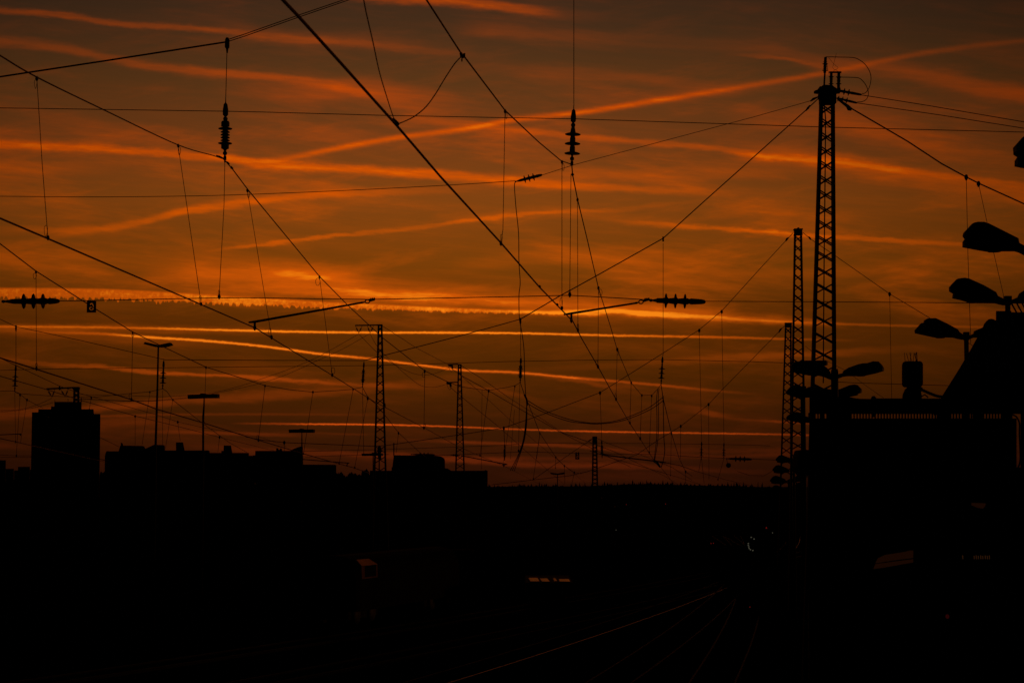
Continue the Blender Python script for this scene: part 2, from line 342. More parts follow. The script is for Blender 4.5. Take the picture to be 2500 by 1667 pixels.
# ------------------------------------------------------------------ setting
bm = NB(); box(bm, -9000, 9000, -200, 12000, -2, 0); g = struct('ground', bm, 'ground')
def track_x(x65, sl, Y):      # the yard fans out from the right; tracks straighten with distance
    d = Y - 65.0
    return x65 + sl * 260 * (1 - math.exp(-d / 260)) if d > 0 else x65 + sl * d
TRK = [(-16.4, .44), (-9.1, .40), (-3.15, .29), (2.95, .20), (6.4, .158), (10.2, .12)]
TL = ['leftmost dark railway track of the yard fan', 'railway track carrying the locomotive side, second from the left', 'railway track whose rail catches the brightest orange glint',
      'faintly glinting railway track right of the brightest rail', 'steep faint railway track near the bottom right', 'rightmost railway track of the fan, beside the platform']
for i, (x65, sl) in enumerate(TRK):
    t = thing('railway_track', (track_x(x65, sl, 65), 65, 0), TL[i], 'railway track', 'railway tracks of the station yard')
    for s in (-1, 1):
        bm = NB(); P = [Vector((track_x(x65, sl, y) + s * .75, y, .13 + .12)) for y in range(30, 262, 4)]
        prev = None
        for p in P:
            ring = [bm.verts.new(p + Vector((dx, 0, dz))) for dx, dz in ((-.036, 0), (.036, 0), (.036, -.03), (.012, -.04), (.012, -.12), (-.012, -.12), (-.012, -.04), (-.036, -.03))]
            if prev:
                for k in range(8): bm.faces.new((prev[k], prev[(k + 1) % 8], ring[(k + 1) % 8], ring[k]))
            prev = ring
        obj('rail', bm, MAT['rail'] if i != 2 or s < 0 else mat('bright_rail', (.012, .008, .006), .4, 1.0, .5, .35, .08), t)
    bm = NB()
    for k in range(0, 380):
        y = 30 + k * .61; x = track_x(x65, sl, y); box(bm, x - 1.3, x + 1.3, y, y + .26, -.05, .13)
    o = obj('sleepers', bm, 'sleeper', t); o['kind'] = 'stuff'
# ------------------------------------------------------------------ wires
WIRES = {}
def inv_interp(pts, ys):
    """fill in distances: 1/Y runs linearly along the picture of a straight wire"""
    acc = [0.0]
    for a, b in zip(pts, pts[1:]): acc.append(acc[-1] + math.hypot(a[0] - b[0], a[1] - b[1]))
    K = sorted(ys)
    out = []
    for i in range(len(pts)):
        lo = max([k for k in K if k <= i], default=K[0]); hi = min([k for k in K if k >= i], default=K[-1])
        if lo == hi: out.append(ys[lo]); continue
        f = (acc[i] - acc[lo]) / (acc[hi] - acc[lo]); out.append(1 / ((1 - f) / ys[lo] + f / ys[hi]))
    return out
def wire(key, name, label, cat, pts, ys, w, m='cable', curved=False, group=None, w_at=None, build=True):
    if not isinstance(ys, dict): ys = {0: ys}
    if len(ys) == 1: ys = {0: list(ys.values())[0], len(pts) - 1: list(ys.values())[0]}
    ys = {(k if k >= 0 else len(pts) + k): v for k, v in ys.items()}
    Y = inv_interp(pts, ys); WIRES[key] = (pts, Y)
    P = [at(p[0], p[1], y) for p, y in zip(pts, Y)]
    if curved: P = smooth_pts(P)
    ym = w_at or sorted(Y)[len(Y) // 2]
    r = w * ym / F / 2
    bm = tube(NB(), P, r, 6); o = obj(name, bm, m, None, True); tag(o, label, cat, group)
    return o
def on(key, x, y):
    """distance of the wire where it passes nearest to (x, y)"""
    pts, Y = WIRES[key]; best = None
    for i in range(len(pts) - 1):
        a, b = pts[i], pts[i + 1]; dx, dy = b[0] - a[0], b[1] - a[1]; l2 = dx * dx + dy * dy or 1e-9
        f = max(0, min(1, ((x - a[0]) * dx + (y - a[1]) * dy) / l2)); d = math.hypot(x - a[0] - f * dx, y - a[1] - f * dy)
        if best is None or d < best[0]: best = (d, 1 / ((1 - f) / Y[i] + f / Y[i + 1]))
    return best[1]
S1, S2, S3, S4 = 27.0, 61.0, 96.0, 151.0
GC, GM, GX, GD, GI = 'contact wires above the tracks', 'messenger wires of the overhead line', 'cross wires spanning the tracks', 'droppers of the overhead line', 'insulators of the overhead line'
GP = 'power feeders between the lattice masts'
# contact wires
wire('c1', 'contact_wire', 'thick contact wire running from the left edge under the first long steady arm', 'contact wire',
     [(-40,515),(0,533),(113,581),(490,743),(622,800),(663,825),(811,916),(915,981),(940,994),(1036,1044),(1110,1085),(1170,1112),(1231,1137),(1301,1173),(1330,1186)], {0: 15.6, 4: 27, 8: 50, 12: 100, 14: 190}, 3.0, w_at=27, group=GC)
wire('c2', 'contact_wire', 'thickest contact wire, coming down steeply from the top edge left of centre', 'contact wire',
     [(650,-45),(690,0),(729,41),(828,150),(967,305),(1074,430),(1222,592),(1318,702),(1362,747),(1399,785),(1421,828),(1459,893),(1504,975),(1537,1032),(1563,1071),(1584,1104),(1598,1125),(1614,1141),(1633,1165),(1650,1186)], {0: 8.8, 1: 9, 9: 27, 16: 61, 19: 110}, 3.1, w_at=27, group=GC)
wire('c0', 'contact_wire', 'contact wire entering low at the left edge above the tower block', 'contact wire',
     [(-30,863),(0,873.5),(88,901),(320,975),(384,999),(493,1031),(631,1074),(740,1107),(829,1132),(866,1142),(902,1155)], {0: 29, 9: 61, 10: 66}, 2.2, w_at=50, group=GC)
wire('cm1', 'contact_wire', 'thin wire sloping down behind the tower roof toward the low houses', 'contact wire',
     [(0,918),(112,950),(198,977),(330,1015),(436,1041),(536,1067),(640,1093),(668,1099)], {0: 40, 7: 96}, 1.4, w_at=61, group=GC)
wire('cm2', 'contact_wire', 'short wire at the far left passing behind the tower, below the blurred arm', 'contact wire',
     [(0,1070),(38,1078),(80,1088),(260,1128)], {0: 60, 3: 110}, 1.8, group=GC)
wire('cm3', 'contact_wire', 'faint straight wire rising from the low house row to the tower roof antenna frame', 'contact wire',
     [(3,875),(145,942),(195,960),(378,1011),(433,1029),(493,1043),(585,1058),(640,1068),(700,1090)], {0: 60, 8: 150}, 1.1, group=GC)
# messenger wires
wire('m1', 'messenger_wire', 'messenger wire from the left edge down to the ribbed insulator at upper left', 'messenger wire',
     [(-40,112),(0,136),(90,189),(254,269),(434,354),(520,380),(549,390)], {0: 15.6, 6: 27}, 2.4, w_at=27, curved=True, group=GM)
wire('m1b', 'messenger_wire', 'messenger wire falling rightward from the upper-left ribbed insulator behind the two lattice masts', 'messenger wire',
     [(550,393),(566,411),(605,463),(781,676),(850,746),(936,826),(1037,905),(1091,931),(1125,944),(1192,953),(1240,945),(1257,941),(1270,934)], {0: 27, 12: 61}, 2.1, w_at=40, group=GM)
wire('m2', 'messenger_wire', 'messenger wire from the top edge to the three-disc insulator right of centre', 'messenger wire',
     [(1012,-45),(1041,0),(1124,128),(1136,142),(1233,270),(1315,347),(1370,393),(1396,402)], {0: 12.5, 1: 13, 7: 27}, 2.5, w_at=27, group=GM)
wire('m2b', 'messenger_wire', 'messenger wire dropping steeply from the three-disc insulator to the right-hand small insulator', 'messenger wire',
     [(1396,404),(1398,427),(1410,487),(1434,586),(1461,703),(1491,799),(1507,854),(1541,934),(1567,965),(1592,964),(1606,949),(1614,938)], {0: 27, 11: 61}, 2.0, w_at=40, group=GM)
wire('m0', 'messenger_wire', 'messenger wire passing under the number sign and sagging to the small ribbed insulator', 'messenger wire',
     [(-30,573),(0,595),(88,662),(233,754),(325,811),(389,842),(503,896),(600,926),(647,941),(706,951),(764,957),(825,953),(862,950),(884,945)], {0: 29, 13: 61}, 1.9, w_at=45, group=GM)
wire('m0b', 'messenger_wire', 'thin messenger wire falling from the small ribbed insulator behind the taller lattice mast', 'messenger wire',
     [(885,945),(899,971),(917,985),(942,1016),(973,1056),(1025,1104),(1040,1115)], {0: 61, 6: 96}, 1.5, group=GM)
wire('m3', 'messenger_wire', 'thin messenger wire between the two small disc insulators at far left', 'messenger wire',
     [(-10,955),(30,954),(37,956),(50,961),(120,966),(175,969),(239,968.6),(300,962),(366,956),(397,949)], 61, 1.4, group=GM)
wire('m3b', 'messenger_wire', 'thin messenger wire dropping right from the insulator beside the tall platform lamp post', 'messenger wire',
     [(398,949),(408,956),(422,976),(492,1031),(560,1080),(603,1104)], {0: 61, 5: 96}, 1.4, group=GM)
wire('m4', 'messenger_wire', 'thin messenger wire dropping onto the tower roof from the far-left insulator', 'messenger wire',
     [(37,957),(49,962),(66,976),(105,996)], {0: 61, 3: 70}, 1.3, group=GM)
wire('m1c', 'messenger_wire', 'thin messenger wire continuing beyond the ribbed insulator at centre toward the forest', 'messenger wire',
     [(1271,936),(1281,965),(1288,980),(1318,1057),(1357,1116),(1377,1136),(1402,1153),(1420,1156)], {0: 61, 7: 96}, 1.4, group=GM)
wire('m2c', 'messenger_wire', 'thin messenger wire continuing beyond the right-hand small insulator toward the forest', 'messenger wire',
     [(1614,939),(1619,972),(1639,1056),(1658,1118),(1674,1151),(1690,1162)], {0: 61, 5: 96}, 1.5, group=GM)
# first cross span
wire('x1top', 'span_wire', 'thick twin span wire rising from the left edge to the top clamp', 'span wire', [(-40,195),(0,188),(270,147),(553,103)], S1, 4.4, group=GX)
for k, (dy, lb) in enumerate(((0, 'upper wire of the close pair leaving the top clamp toward the top edge'), (5, 'lower wire of the close pair leaving the top clamp toward the top edge'))):
    wire('x1t%d' % k, 'span_wire', lb, 'span wire', [(557, 97 + dy), (600, 83 + dy), (728, 38 + dy), (843 + dy * 2.6, -1), (900, -20 + dy)], S1, 2.2, group=GX)
wire('x1up', 'span_wire', 'long nearly level span wire crossing the whole sky in the upper quarter', 'span wire',
     [(-30,263.5),(0,264),(540,272),(640,274),(930,282),(1240,288),(1396,290.5),(1840,305),(2020,311),(2540,324)], S1, 2.0, group=GX)
wire('x1low', 'span_wire', 'level span wire in mid picture between the two horizontal insulators', 'span wire',
     [(145,734.5),(212,734),(535,727),(600,727),(900,731),(1240,724.5),(1391,721),(1500,727),(1586,732)], S1, 2.4, group=GX)
wire('x1lr', 'span_wire', 'level span wire running right from the mid-picture horizontal insulator', 'span wire', [(1722,735.5),(1840,736),(2200,738),(2540,741)], S1, 1.9, group=GX)
wire('x1hang', 'hanger_wire', 'vertical hanger between the top clamp and the ribbed insulator', 'hanger wire', [(554,128),(551,248)], S1, 1.9)
wire('x2hang', 'hanger_wire', 'long vertical hanger coming down from the top edge to the three-disc insulator', 'hanger wire', [(1401,-40),(1401,262)], S1, 2.0)
wire('far1', 'feeder_wire', 'thin slack wire crossing from the left edge to the small tilted insulator', 'feeder wire',
     [(-30,479),(0,479.5),(240,481),(450,479),(606,475),(850,465),(1100,452),(1258,442)], 60, 1.7, 'cord', True)
wire('far1r', 'feeder_wire', 'thin wire rising from the small tilted insulator to the tallest mast head', 'feeder wire',
     [(1323,428),(1400,403),(1840,286),(1978,247),(1996,239)], {0: 60, 4: 61}, 1.5, 'cord')
# second cross span
wire('x2car', 'span_wire', 'main span wire rising steeply from centre right to the tallest lattice mast head', 'span wire',
     [(1271,779),(1364,724),(1455,674),(1619,582),(1721,490),(1822,400),(1967,270),(1998,241)], S2, 2.9, group=GX)
wire('x2carb', 'span_wire', 'main span wire climbing from the second lattice mast to the slack hanging cable', 'span wire',
     [(888,880),(919,872),(1018,847),(1115,822),(1196,800),(1271,779)], S2, 2.3, group=GX)
wire('x2carc', 'span_wire', 'level span wire joining two small insulators left of the taller far mast', 'span wire', [(401,878),(640,879.5),(888,880)], S2, 1.9, group=GX)
wire('x2card', 'span_wire', 'span wire sagging from the left edge to the insulator beside the lamp post', 'span wire', [(-20,770),(0,779),(38,797),(192,830),(324,860),(401,877.5)], S2, 1.7, group=GX)
wire('x2low', 'span_wire', 'thin level span wire below the second span, crossing the whole left and centre', 'span wire',
     [(0,904),(88,901),(640,895),(918,892),(1240,882.5),(1425,879),(1617,877.6),(1840,883),(1912,885.5)], S2, 1.4, group=GX)
wire('x2lowr', 'span_wire', 'thin level wire from the tallest mast toward the dark stair roof', 'span wire', [(2044,932),(2085,934.5),(2315,941)], S2, 1.6, group=GX)
for x, y0, y1, lb in ((39,808,890,'hanger above the far-left disc insulator'),(1271,790,870,'short hanger above the centre ribbed insulator'),(1619,594,868,'long hanger above the right-hand small disc insulator')):
    wire('h%d' % x, 'hanger_wire', 'vertical ' + lb, 'hanger wire', [(x, y0), (x, y1)], S2, 1.4)
# third cross span and beyond
wire('x3car', 'span_wire', 'span wire from the middle mast at right sweeping down through three clamps', 'span wire',
     [(1936,569),(1921,585),(1860,651),(1840,673),(1763,758),(1707,805),(1617,863),(1532,916.5),(1465,958),(1337,1007),(1230,1044),(1135,1059),(943,1087),(913,1089),(792,1084),(696,1080),(640,1074),(600,1066)], S3, 1.8, group=GX)
wire('x3carr', 'span_wire', 'wire falling right from the middle mast behind the tallest mast to a lamp head', 'span wire',
     [(1959,567),(1981,585),(2040,625),(2173,718),(2271,777),(2400,860)], S3, 1.6, group=GX)
wire('x3low', 'span_wire', 'thin low span wire ending at the far level insulator near the round sign', 'span wire',
     [(1052,1111),(1100,1110),(1240,1104),(1288,1102.5),(1400,1106),(1501,1108),(1617,1109),(1680,1114),(1772,1118.5)], S3, 1.3, group=GX)
wire('x3up', 'span_wire', 'very thin level span wire passing behind the small far mast top', 'span wire',
     [(0,1110),(38,1112),(100,1112)], S3, 1.2, group=GX)
wire('x3l2', 'span_wire', 'thin span wire passing behind the taller far mast just above the flat lamp', 'span wire', [(740,1101.5),(913,1097.5),(1113,1091),(1240,1086),(1280,1081),(1447,1082),(1600,1082),(1840,1086),(1880,1088)], S3, 1.1, group=GX)
wire('x3l3', 'span_wire', 'thin span wire above the low block left of the flat lamp', 'span wire', [(745,1115),(882,1110),(950,1109)], S3, 1.1, group=GX)
wire('x3l4', 'span_wire', 'thin level span wire between the right insulator and the platform lamps', 'span wire', [(1836,1120),(1905,1123)], S3, 1.4, group=GX)
wire('x4car', 'span_wire', 'span wire from the shortest of the three right masts down to the forest edge', 'span wire',
     [(1917,794),(1905,806),(1882,830),(1860,852),(1840,873),(1762,952),(1730,987),(1662,1040),(1606,1074),(1554,1110),(1433,1151),(1390,1161),(1301,1171),(1200,1183)], S4, 1.5, group=GX)
wire('x5', 'span_wire', 'thin wire from the small centre mast down leftward to the forest edge', 'span wire', [(1447,1070),(1378,1117),(1301,1171)], 300, 1.4, group=GX)
wire('x5r', 'span_wire', 'thin wire from the small centre mast down rightward', 'span wire', [(1459,1070),(1482,1081),(1560,1108),(1640,1140),(1690,1172)], 300, 1.1, group=GX)
wire('thick', 'feeder_wire', 'thick black cable from the centre insulator down right to the steep contact wire', 'feeder cable', [(1472,1109),(1490,1112),(1545,1119),(1598,1125),(1625,1129)], 80, 3.6, 'cable', True)
wire('thin1', 'contact_wire', 'wire continuing right from the thick black cable, falling to the forest', 'contact wire', [(1625,1129),(1660,1136),(1700,1150),(1762,1168),(1840,1187)], {0: 80, 4: 180}, 1.5, group=GC)
wire('arm2w', 'contact_wire', 'faint wire crossing between the two right horizontal arms near the forest', 'contact wire', [(1440,1100),(1500,1120),(1600,1148),(1660,1166),(1710,1182)], {0: 100, 4: 190}, 1.2, group=GC)
wire('arm3w', 'contact_wire', 'faint wire falling right behind the small centre mast', 'contact wire', [(1373,1056),(1436,1078),(1500,1102),(1560,1132),(1620,1160),(1655,1182)], {0: 100, 5: 220}, 1.1, group=GC)
# feeders of the masts
wire('p1', 'feeder_wire', 'upper thin feeder sagging left from the bracket of the taller far mast', 'feeder wire', [(876,815),(806,855),(757,880),(690,907),(640,924),(600,938),(560,949),(515,959),(460,965),(400,968),(320,966),(196,963)], S4, 1.0, 'cord', True, GP)
wire('p2', 'feeder_wire', 'lower thin feeder sagging left from the bracket of the taller far mast', 'feeder wire', [(903,814),(840,850),(775,880),(700,914),(640,934),(600,944),(515,962),(460,972),(390,978),(300,979),(196,972)], S4, 1.0, 'cord', True, GP)
wire('p3', 'feeder_wire', 'feeder sagging between the two far masts, ending at the top bracket', 'feeder wire', [(876,815),(919,859),(945,877),(970,894),(1011,912),(1044,915),(1070,909),(1095,898)], {0: S4, 7: 200}, 1.0, 'cord', True, GP)
wire('p4', 'feeder_wire', 'feeder sagging between the two far masts, ending at the lower bracket', 'feeder wire', [(903,814),(923,848),(960,886),(998,920),(1028,941),(1061,945),(1092,937)], {0: S4, 6: 200}, 1.0, 'cord', True, GP)
wire('p5', 'feeder_wire', 'thin wire from the taller far mast head to the second mast head', 'feeder wire', [(934,796),(975,822),(1014,848),(1060,872),(1118,902)], {0: S4, 4: 200}, 1.1, 'cord', False, GP)
wire('p6', 'feeder_wire', 'thin wire falling right from the head of the second far mast through the big sag', 'feeder wire', [(1127,893),(1176,924),(1240,969),(1292,1002),(1373,1055)], {0: 200, 4: 300}, 1.2, 'cord', False, GP)
wire('p7', 'feeder_wire', 'wire crossing the second far mast and joining the centre slack cables', 'feeder wire', [(1129,918),(1192,953),(1240,981),(1290,1010),(1373,1057),(1447,1095),(1540,1140)], {0: 200, 6: 320}, 1.5, 'cord', False, GP)
wire('p8', 'feeder_wire', 'faint wire falling from the top bracket of the second far mast', 'feeder wire', [(1102,899),(1132,922),(1198,981),(1240,1020),(1310,1080),(1378,1136),(1430,1180)], {0: 200, 6: 400}, .9, 'cord', False, GP)
wire('p9', 'feeder_wire', 'faint wire falling from the lower bracket of the second far mast', 'feeder wire', [(1098,944),(1131,972),(1217,1041),(1300,1115),(1350,1158),(1380,1184)], {0: 200, 5: 400}, .9, 'cord', False, GP)
wire('p10', 'feeder_wire', 'upper of two parallel wires leaving the tallest mast to the right edge', 'feeder wire', [(2103,232.5),(2190,246),(2271,259),(2540,305)], S2, 2.0, 'cable', False, GP)
wire('p11', 'feeder_wire', 'lower of two parallel wires leaving the tallest mast to the right edge', 'feeder wire', [(2093,252),(2190,266),(2300,282),(2540,320)], S2, 2.0, 'cable', False, GP)
wire('x2r', 'span_wire', 'thick brown span wire sloping from the tallest mast down to the right edge', 'span wire', [(2078,265),(2216,345.5),(2299,400),(2358,432),(2390,448),(2540,516)], S2, 3.6, group=GX)
wire('p12', 'feeder_wire', 'faint short wire at right falling behind the long roof', 'feeder wire', [(1966,845),(2000,872),(2066,905),(2108,937),(2158,972)], S4, 1.0, 'cord', False, GP)
# jumpers
GJ = 'slack jumper cables'
wire('j1', 'jumper_cable', 'slack jumper cable falling from the top edge to the big double clamp', 'jumper cable', [(885,-25),(888,0),(895,36),(910,101),(926,175),(943,233),(958,280),(963,293)], {0: 8.9, 7: 13}, 2.6, 'cable', True, GJ, w_at=12)
wire('j2', 'jumper_cable', 'curved jumper cable joining the big double clamp to the clamp on the messenger wire', 'jumper cable', [(972,303),(998,292),(1017,281),(1041,260),(1063,230),(1088,189),(1110,156),(1127,138)], {0: 13, 7: 14}, 2.9, 'cable', True, GJ)
wire('j3', 'jumper_cable', 'long wavy cable hanging from the small tilted insulator', 'jumper cable', [(1259,444),(1256,455),(1260,510),(1266,570),(1267,640),(1270,690),(1267,722),(1268,778),(1272,800),(1279,850),(1281,920),(1284,970),(1286,980)], {0: 60, 12: 61}, 2.1, 'cable', True, GJ)
for k, (pts, lb) in enumerate((
        ([(1286,976),(1332,1003),(1392,1024),(1430,1031),(1460,1032.5),(1500,1028),(1543,1014),(1584,995),(1618,970)], 'upper of two slack cables sagging between the centre and right-hand insulators'),
        ([(1287,984),(1325,1005),(1385,1027),(1430,1033),(1460,1034.5),(1505,1030),(1548,1017),(1590,998),(1619,978)], 'lower of two slack cables sagging between the centre and right-hand insulators'))):
    wire('jb%d' % k, 'jumper_cable', lb, 'jumper cable', pts, S2, 2.1, 'cable', True, GJ)
for k, (dx, lb) in enumerate(((0, 'leftmost strand of the bundle bending down left below the centre insulator'), (5, 'middle strand of the bundle bending down left below the centre insulator'), (10, 'rightmost strand of the bundle bending down left below the centre insulator'))):
    wire('jc%d' % k, 'jumper_cable', lb, 'jumper cable', [(1286,982),(1283 + dx * .3,1033),(1277 + dx * .3,1075),(1266 + dx * .4,1108),(1254 + dx * .7,1133),(1246 + dx,1148)], {0: 61, 5: 70}, 1.8, 'cable', True, GJ)
for k, (pts, lb) in enumerate((
        ([(1606,949),(1603,975),(1604,1030),(1603,1070),(1599,1105),(1597,1124)], 'outer left strand hanging below the right-hand insulator'),
        ([(1609,949),(1607,975),(1608,1030),(1606,1075),(1601,1108),(1598,1125)], 'inner left strand hanging below the right-hand insulator'),
        ([(1619,975),(1620,1030),(1621,1070),(1623,1100),(1619,1125),(1614,1140)], 'right strand hanging below the right-hand insulator and curving to the contact wire'))):
    wire('jd%d' % k, 'jumper_cable', lb, 'jumper cable', pts, S2, 2.3 if k == 2 else 1.9, 'cable', True, GJ)
# far-left small pieces
wire('q1', 'span_wire', 'faint level wire at the far left just above the low roofs', 'span wire', [(0,1116),(40,1116),(78,1116)], S3, 1.2, group=GX)
wire('q2', 'feeder_wire', 'thin feeder falling left from the roof frame across the far-left droppers', 'feeder wire', [(127,972),(90,988),(55,998),(25,1001),(0,1002)], 180, 1.1, 'cord', True, GP)
wire('q3', 'feeder_wire', 'second thin feeder falling left from the penthouse edge', 'feeder wire', [(130,982),(95,992),(55,1000),(20,1004),(0,1005)], 180, 1.1, 'cord', True, GP)
wire('q4', 'span_wire', 'short dark bar of wires between the tower and the house row', 'span wire', [(240,1120),(262,1124)], S4, 2.0, group=GX)
wire('q5', 'feeder_wire', 'faint wire sloping down right of the tower', 'feeder wire', [(245,1068),(270,1080),(290,1090)], 220, 1.2, 'cord', False, GP)
wire('q6', 'span_wire', 'thin wire ending at the flat lamp above the house row', 'span wire', [(196,974),(300,978),(356,979),(406,975),(460,970)], S3, 1.3, group=GX)
wire('q7', 'contact_wire', 'faint wire falling from the right-hand clamps toward the forest at far right', 'contact wire', [(1800,1150),(1830,1160),(1865,1161),(1885,1150)], 180, 1.1, group=GC)
# ------------------------------------------------------------------ fittings
def clamp_bm(bm, c, r, Y):
    s = Y / F; r = r * s; lathe(bm, c + Vector((-r * .7, 0, 0)), c + Vector((r * .7, 0, 0)), [(0, r * .5), (.2, r), (.8, r), (1, r * .5)], 8)
    box(bm, c.x - r * .3, c.x + r * .3, c.y - r * .5, c.y + r * .5, c.z - r * 1.3, c.z + r * 1.1)
def loop_bm(p, q, h, w, Y, r):
    c = at(p, q, Y); s = Y / F; P = [c + Vector((math.sin(a) * w * s / 2, .01 * math.sin(2 * a), math.cos(a) * h * s / 2)) for a in [2 * math.pi * k / 16 for k in range(17)]]
    return tube(NB(), P, r, 5, False)
def dropper(label, k1, a, k2, b, w=1.5, mid=None, top=3.5, bot=3.5, l1=None, l2=None, Y1=None, Y2=None, m='cord'):
    ya = Y1 or on(k1, *a); yb = Y2 or (on(k2, *b) if k2 else ya)
    if abs(ya - yb) > .18 * ya: yb = ya * (1 + .1 * (1 if yb > ya else -1)) if k2 is None else yb
    A, B = at(a[0], a[1], ya), at(b[0], b[1], yb)
    t = thing('dropper', B, label, 'dropper', GD)
    pts = [A] + ([at(mid[0], mid[1], (ya + yb) / 2)] if mid else []) + [B]
    obj('cord', tube(NB(), pts, w * (ya + yb) / 2 / F / 2, 5), m, t, True)
    if top: bm = NB(); clamp_bm(bm, A, top, ya); obj('clamp', bm, 'cast', t)
    if bot: bm = NB(); clamp_bm(bm, B, bot, yb); obj('clamp', bm, 'cast', t)
    if l1: obj('loop', loop_bm(a[0] + l1[0], a[1] + l1[1] / 2 + 3, l1[1], l1[2], ya, .6 * ya / F), m, t, True)
    if l2: obj('loop', loop_bm(b[0] + l2[0], b[1] - l2[1] / 2 - 2, l2[1], l2[2], yb, .6 * yb / F), m, t, True)
dropper('leftmost large dropper, under the upper-left wire near the left edge', 'm1', (90,192), 'c1', (117,580), 1.8, (103,400), 5, 5, (-3,22,6), (-5,28,8))
dropper('large dropper hanging left of the ribbed insulator, second from the left edge', 'm1', (435,356), 'c1', (491,742), 1.6, None, 4, 4, (3,20,6), (-2,18,5))
dropper('straight cord from the ribbed insulator down to the level span wire', None, (549,394), None, (535,724), 1.6, (547,500), 3, 5, None, (0,14,4), 27, 27)
dropper('dropper right of the ribbed insulator, falling to the first steady arm', 'm1b', (604,465), 'c1', (663,823), 1.4, None, 4, 4.5, (3,16,5), (-4,20,6))
dropper('dropper with a wide ring crossing the long steady arm', 'm1b', (780,676), 'c1', (811,915), 1.3, None, 3.5, 4, (-4,18,11), (2,16,9))
dropper('dropper between the two far lattice masts', 'm1b', (1037,906), 'c1', (1035,1044), 1.4, None, 3.5, 3.5, (-3,12,7), (2,8,4))
dropper('thin dropper right of the second far mast, hanging from the clamp at the wire crossing', 'm1b', (1193,954), 'c1', (1172,1111), 1.2, None, 3.5, 2.5)
dropper('thin dropper just left of the centre ribbed insulator', 'm1b', (1257,943), 'c1', (1228,1134), 1.0, None, 2.5, 2)
dropper('cord below the centre ribbed insulator ending on the low span wire', None, (1269,938), None, (1266,1100), 1.2, None, 0, 3, None, None, 61, 63)
dropper('short dropper left of the three-disc insulator, nearest the big double clamp', 'm2', (1233,272), 'c2', (1223,594), 1.7, (1228,560), 4.5, 5, (3,16,4), (1,20,5))
dropper('leftmost of the three long cords below the three-disc insulator', 'm2', (1372,396), 'c2', (1372,752), 1.7, None, 4, 4.5, (3,18,5), (-2,24,6))
dropper('middle of the three long cords below the three-disc insulator, ending on the level span wire', None, (1394,425), None, (1391,719), 1.6, None, 0, 5.5, None, (0,10,4), 27, 27)
dropper('rightmost of the three long cords below the three-disc insulator', 'm2b', (1410,488), 'c2', (1411,806), 1.5, None, 4, 4, None, (0,14,4))
dropper('dropper with a ring right of the second steady arm', 'm2b', (1461,703), 'c2', (1460,895), 1.3, None, 4, 4, (5,16,8), (-3,14,5))
dropper('dropper with a small ring crossing the bright streaks right of centre', 'm2b', (1507,853), 'c2', (1504,974), 1.2, None, 4, 3.5, (2,10,5), (-1,12,4))
dropper('dropper left of the right-hand small insulator, fourth from it', 'm2b', (1541,934), 'c2', (1538,1032), 1.3, None, 3, 3)
dropper('dropper left of the right-hand small insulator, third from it', 'm2b', (1567,965), 'c2', (1563,1070), 1.2, None, 3, 3.5)
dropper('dropper left of the right-hand small insulator, nearest to it', 'm2b', (1591,966), 'c2', (1585,1104), 1.2, None, 3, 2.5)
dropper('long dropper at the left, passing behind the left horizontal insulator', 'm0', (88,664), 'c0', (89,900), 1.4, None, 3.5, 4, (-3,14,8), (0,12,4))
dropper('dropper left of the tall platform lamp post', 'm0', (324,812), 'c0', (321,975), 1.4, None, 3, 3.5, (0,9,5), (-3,12,6))
dropper('short dropper ending behind the flat lamp head', 'm0', (503,897), 'c0', (498,1030), 1.2, None, 3, 2)
dropper('dropper under the sagging wire, left of the flat middle lamp', 'm0', (647,942), 'c0', (631,1074), 1.3, None, 3, 3.5, None, (-2,10,4))
dropper('dropper passing behind the flat middle lamp', 'm0', (764,957), 'c0', (741,1107), 1.2, None, 3, 2)
dropper('dropper just left of the small ribbed insulator', 'm0', (862,951), 'c0', (828,1131), 1.2, None, 2.5, 2.5)
dropper('cord straight below the small ribbed insulator', None, (885,948), None, (888,1108), 1.2, None, 0, 2, None, None, 61, 61)
dropper('slanting dropper between the small ribbed insulator and the taller far mast', 'm0b', (898,972), 'c0', (866,1141), 1.1, None, 4, 2.5)
dropper('short dropper right of the taller far mast, above the flat block', 'm0b', (973,1057), None, (967,1106), 1.1, None, 3, 0)
dropper('thin dropper right of the tower, in front of the roof line', 'm3', (223,971), None, (218,998), 1.1, None, 2.5, 1.5)
dropper('faint dropper left of the tall lamp post, beside the insulator', 'm3', (366,957), None, (347,1085), 1.0, None, 2.5, 0)
dropper('faint cord directly below the insulator beside the lamp post', None, (397,952), None, (397,1092), 1.0, None, 0, 0, None, None, 61, 61)
dropper('faint dropper right of the insulator beside the lamp post', 'm3b', (422,976), None, (404,1095), 1.0, None, 2.5, 0)
dropper('long faint dropper nearest the left edge below the far-left insulator', None, (36,958), 'cm2', (38,1078), 1.0, None, 0, 2.5, None, None, 61)
dropper('faint dropper right of the far-left insulator', 'm4', (49,964), None, (40,1112), 1.1, None, 3, 2.5)
dropper('faint slanting dropper touching the tower corner', 'm4', (66,976), None, (50,1080), 1.0, None, 3, 0)
dropper('short dropper hanging from the sloping wire over the house row, left one', 'cm1', (330,1016), None, (330,1086), 1.0, None, 3, 0)
dropper('short dropper hanging from the sloping wire over the house row, middle one', 'cm3', (434,1030), None, (440,1076), 1.0, None, 3, 0)
dropper('short dropper hanging from the sloping wire over the house row, right one', 'cm1', (536,1067), None, (532,1103), 1.0, None, 3, 0)
dropper('dropper below the forest-side wire right of the big sag, upper', 'm1c', (1318,1058), None, (1302,1168), 1.0, None, 2.5, 2)
dropper('tiny dropper above the far double lamp, left', 'm1c', (1357,1116), None, (1356,1142), 1.0, None, 2.5, 1.5)
dropper('tiny dropper above the far double lamp, right', 'm1c', (1378,1137), None, (1379,1180), 1.0, None, 2.5, 0)
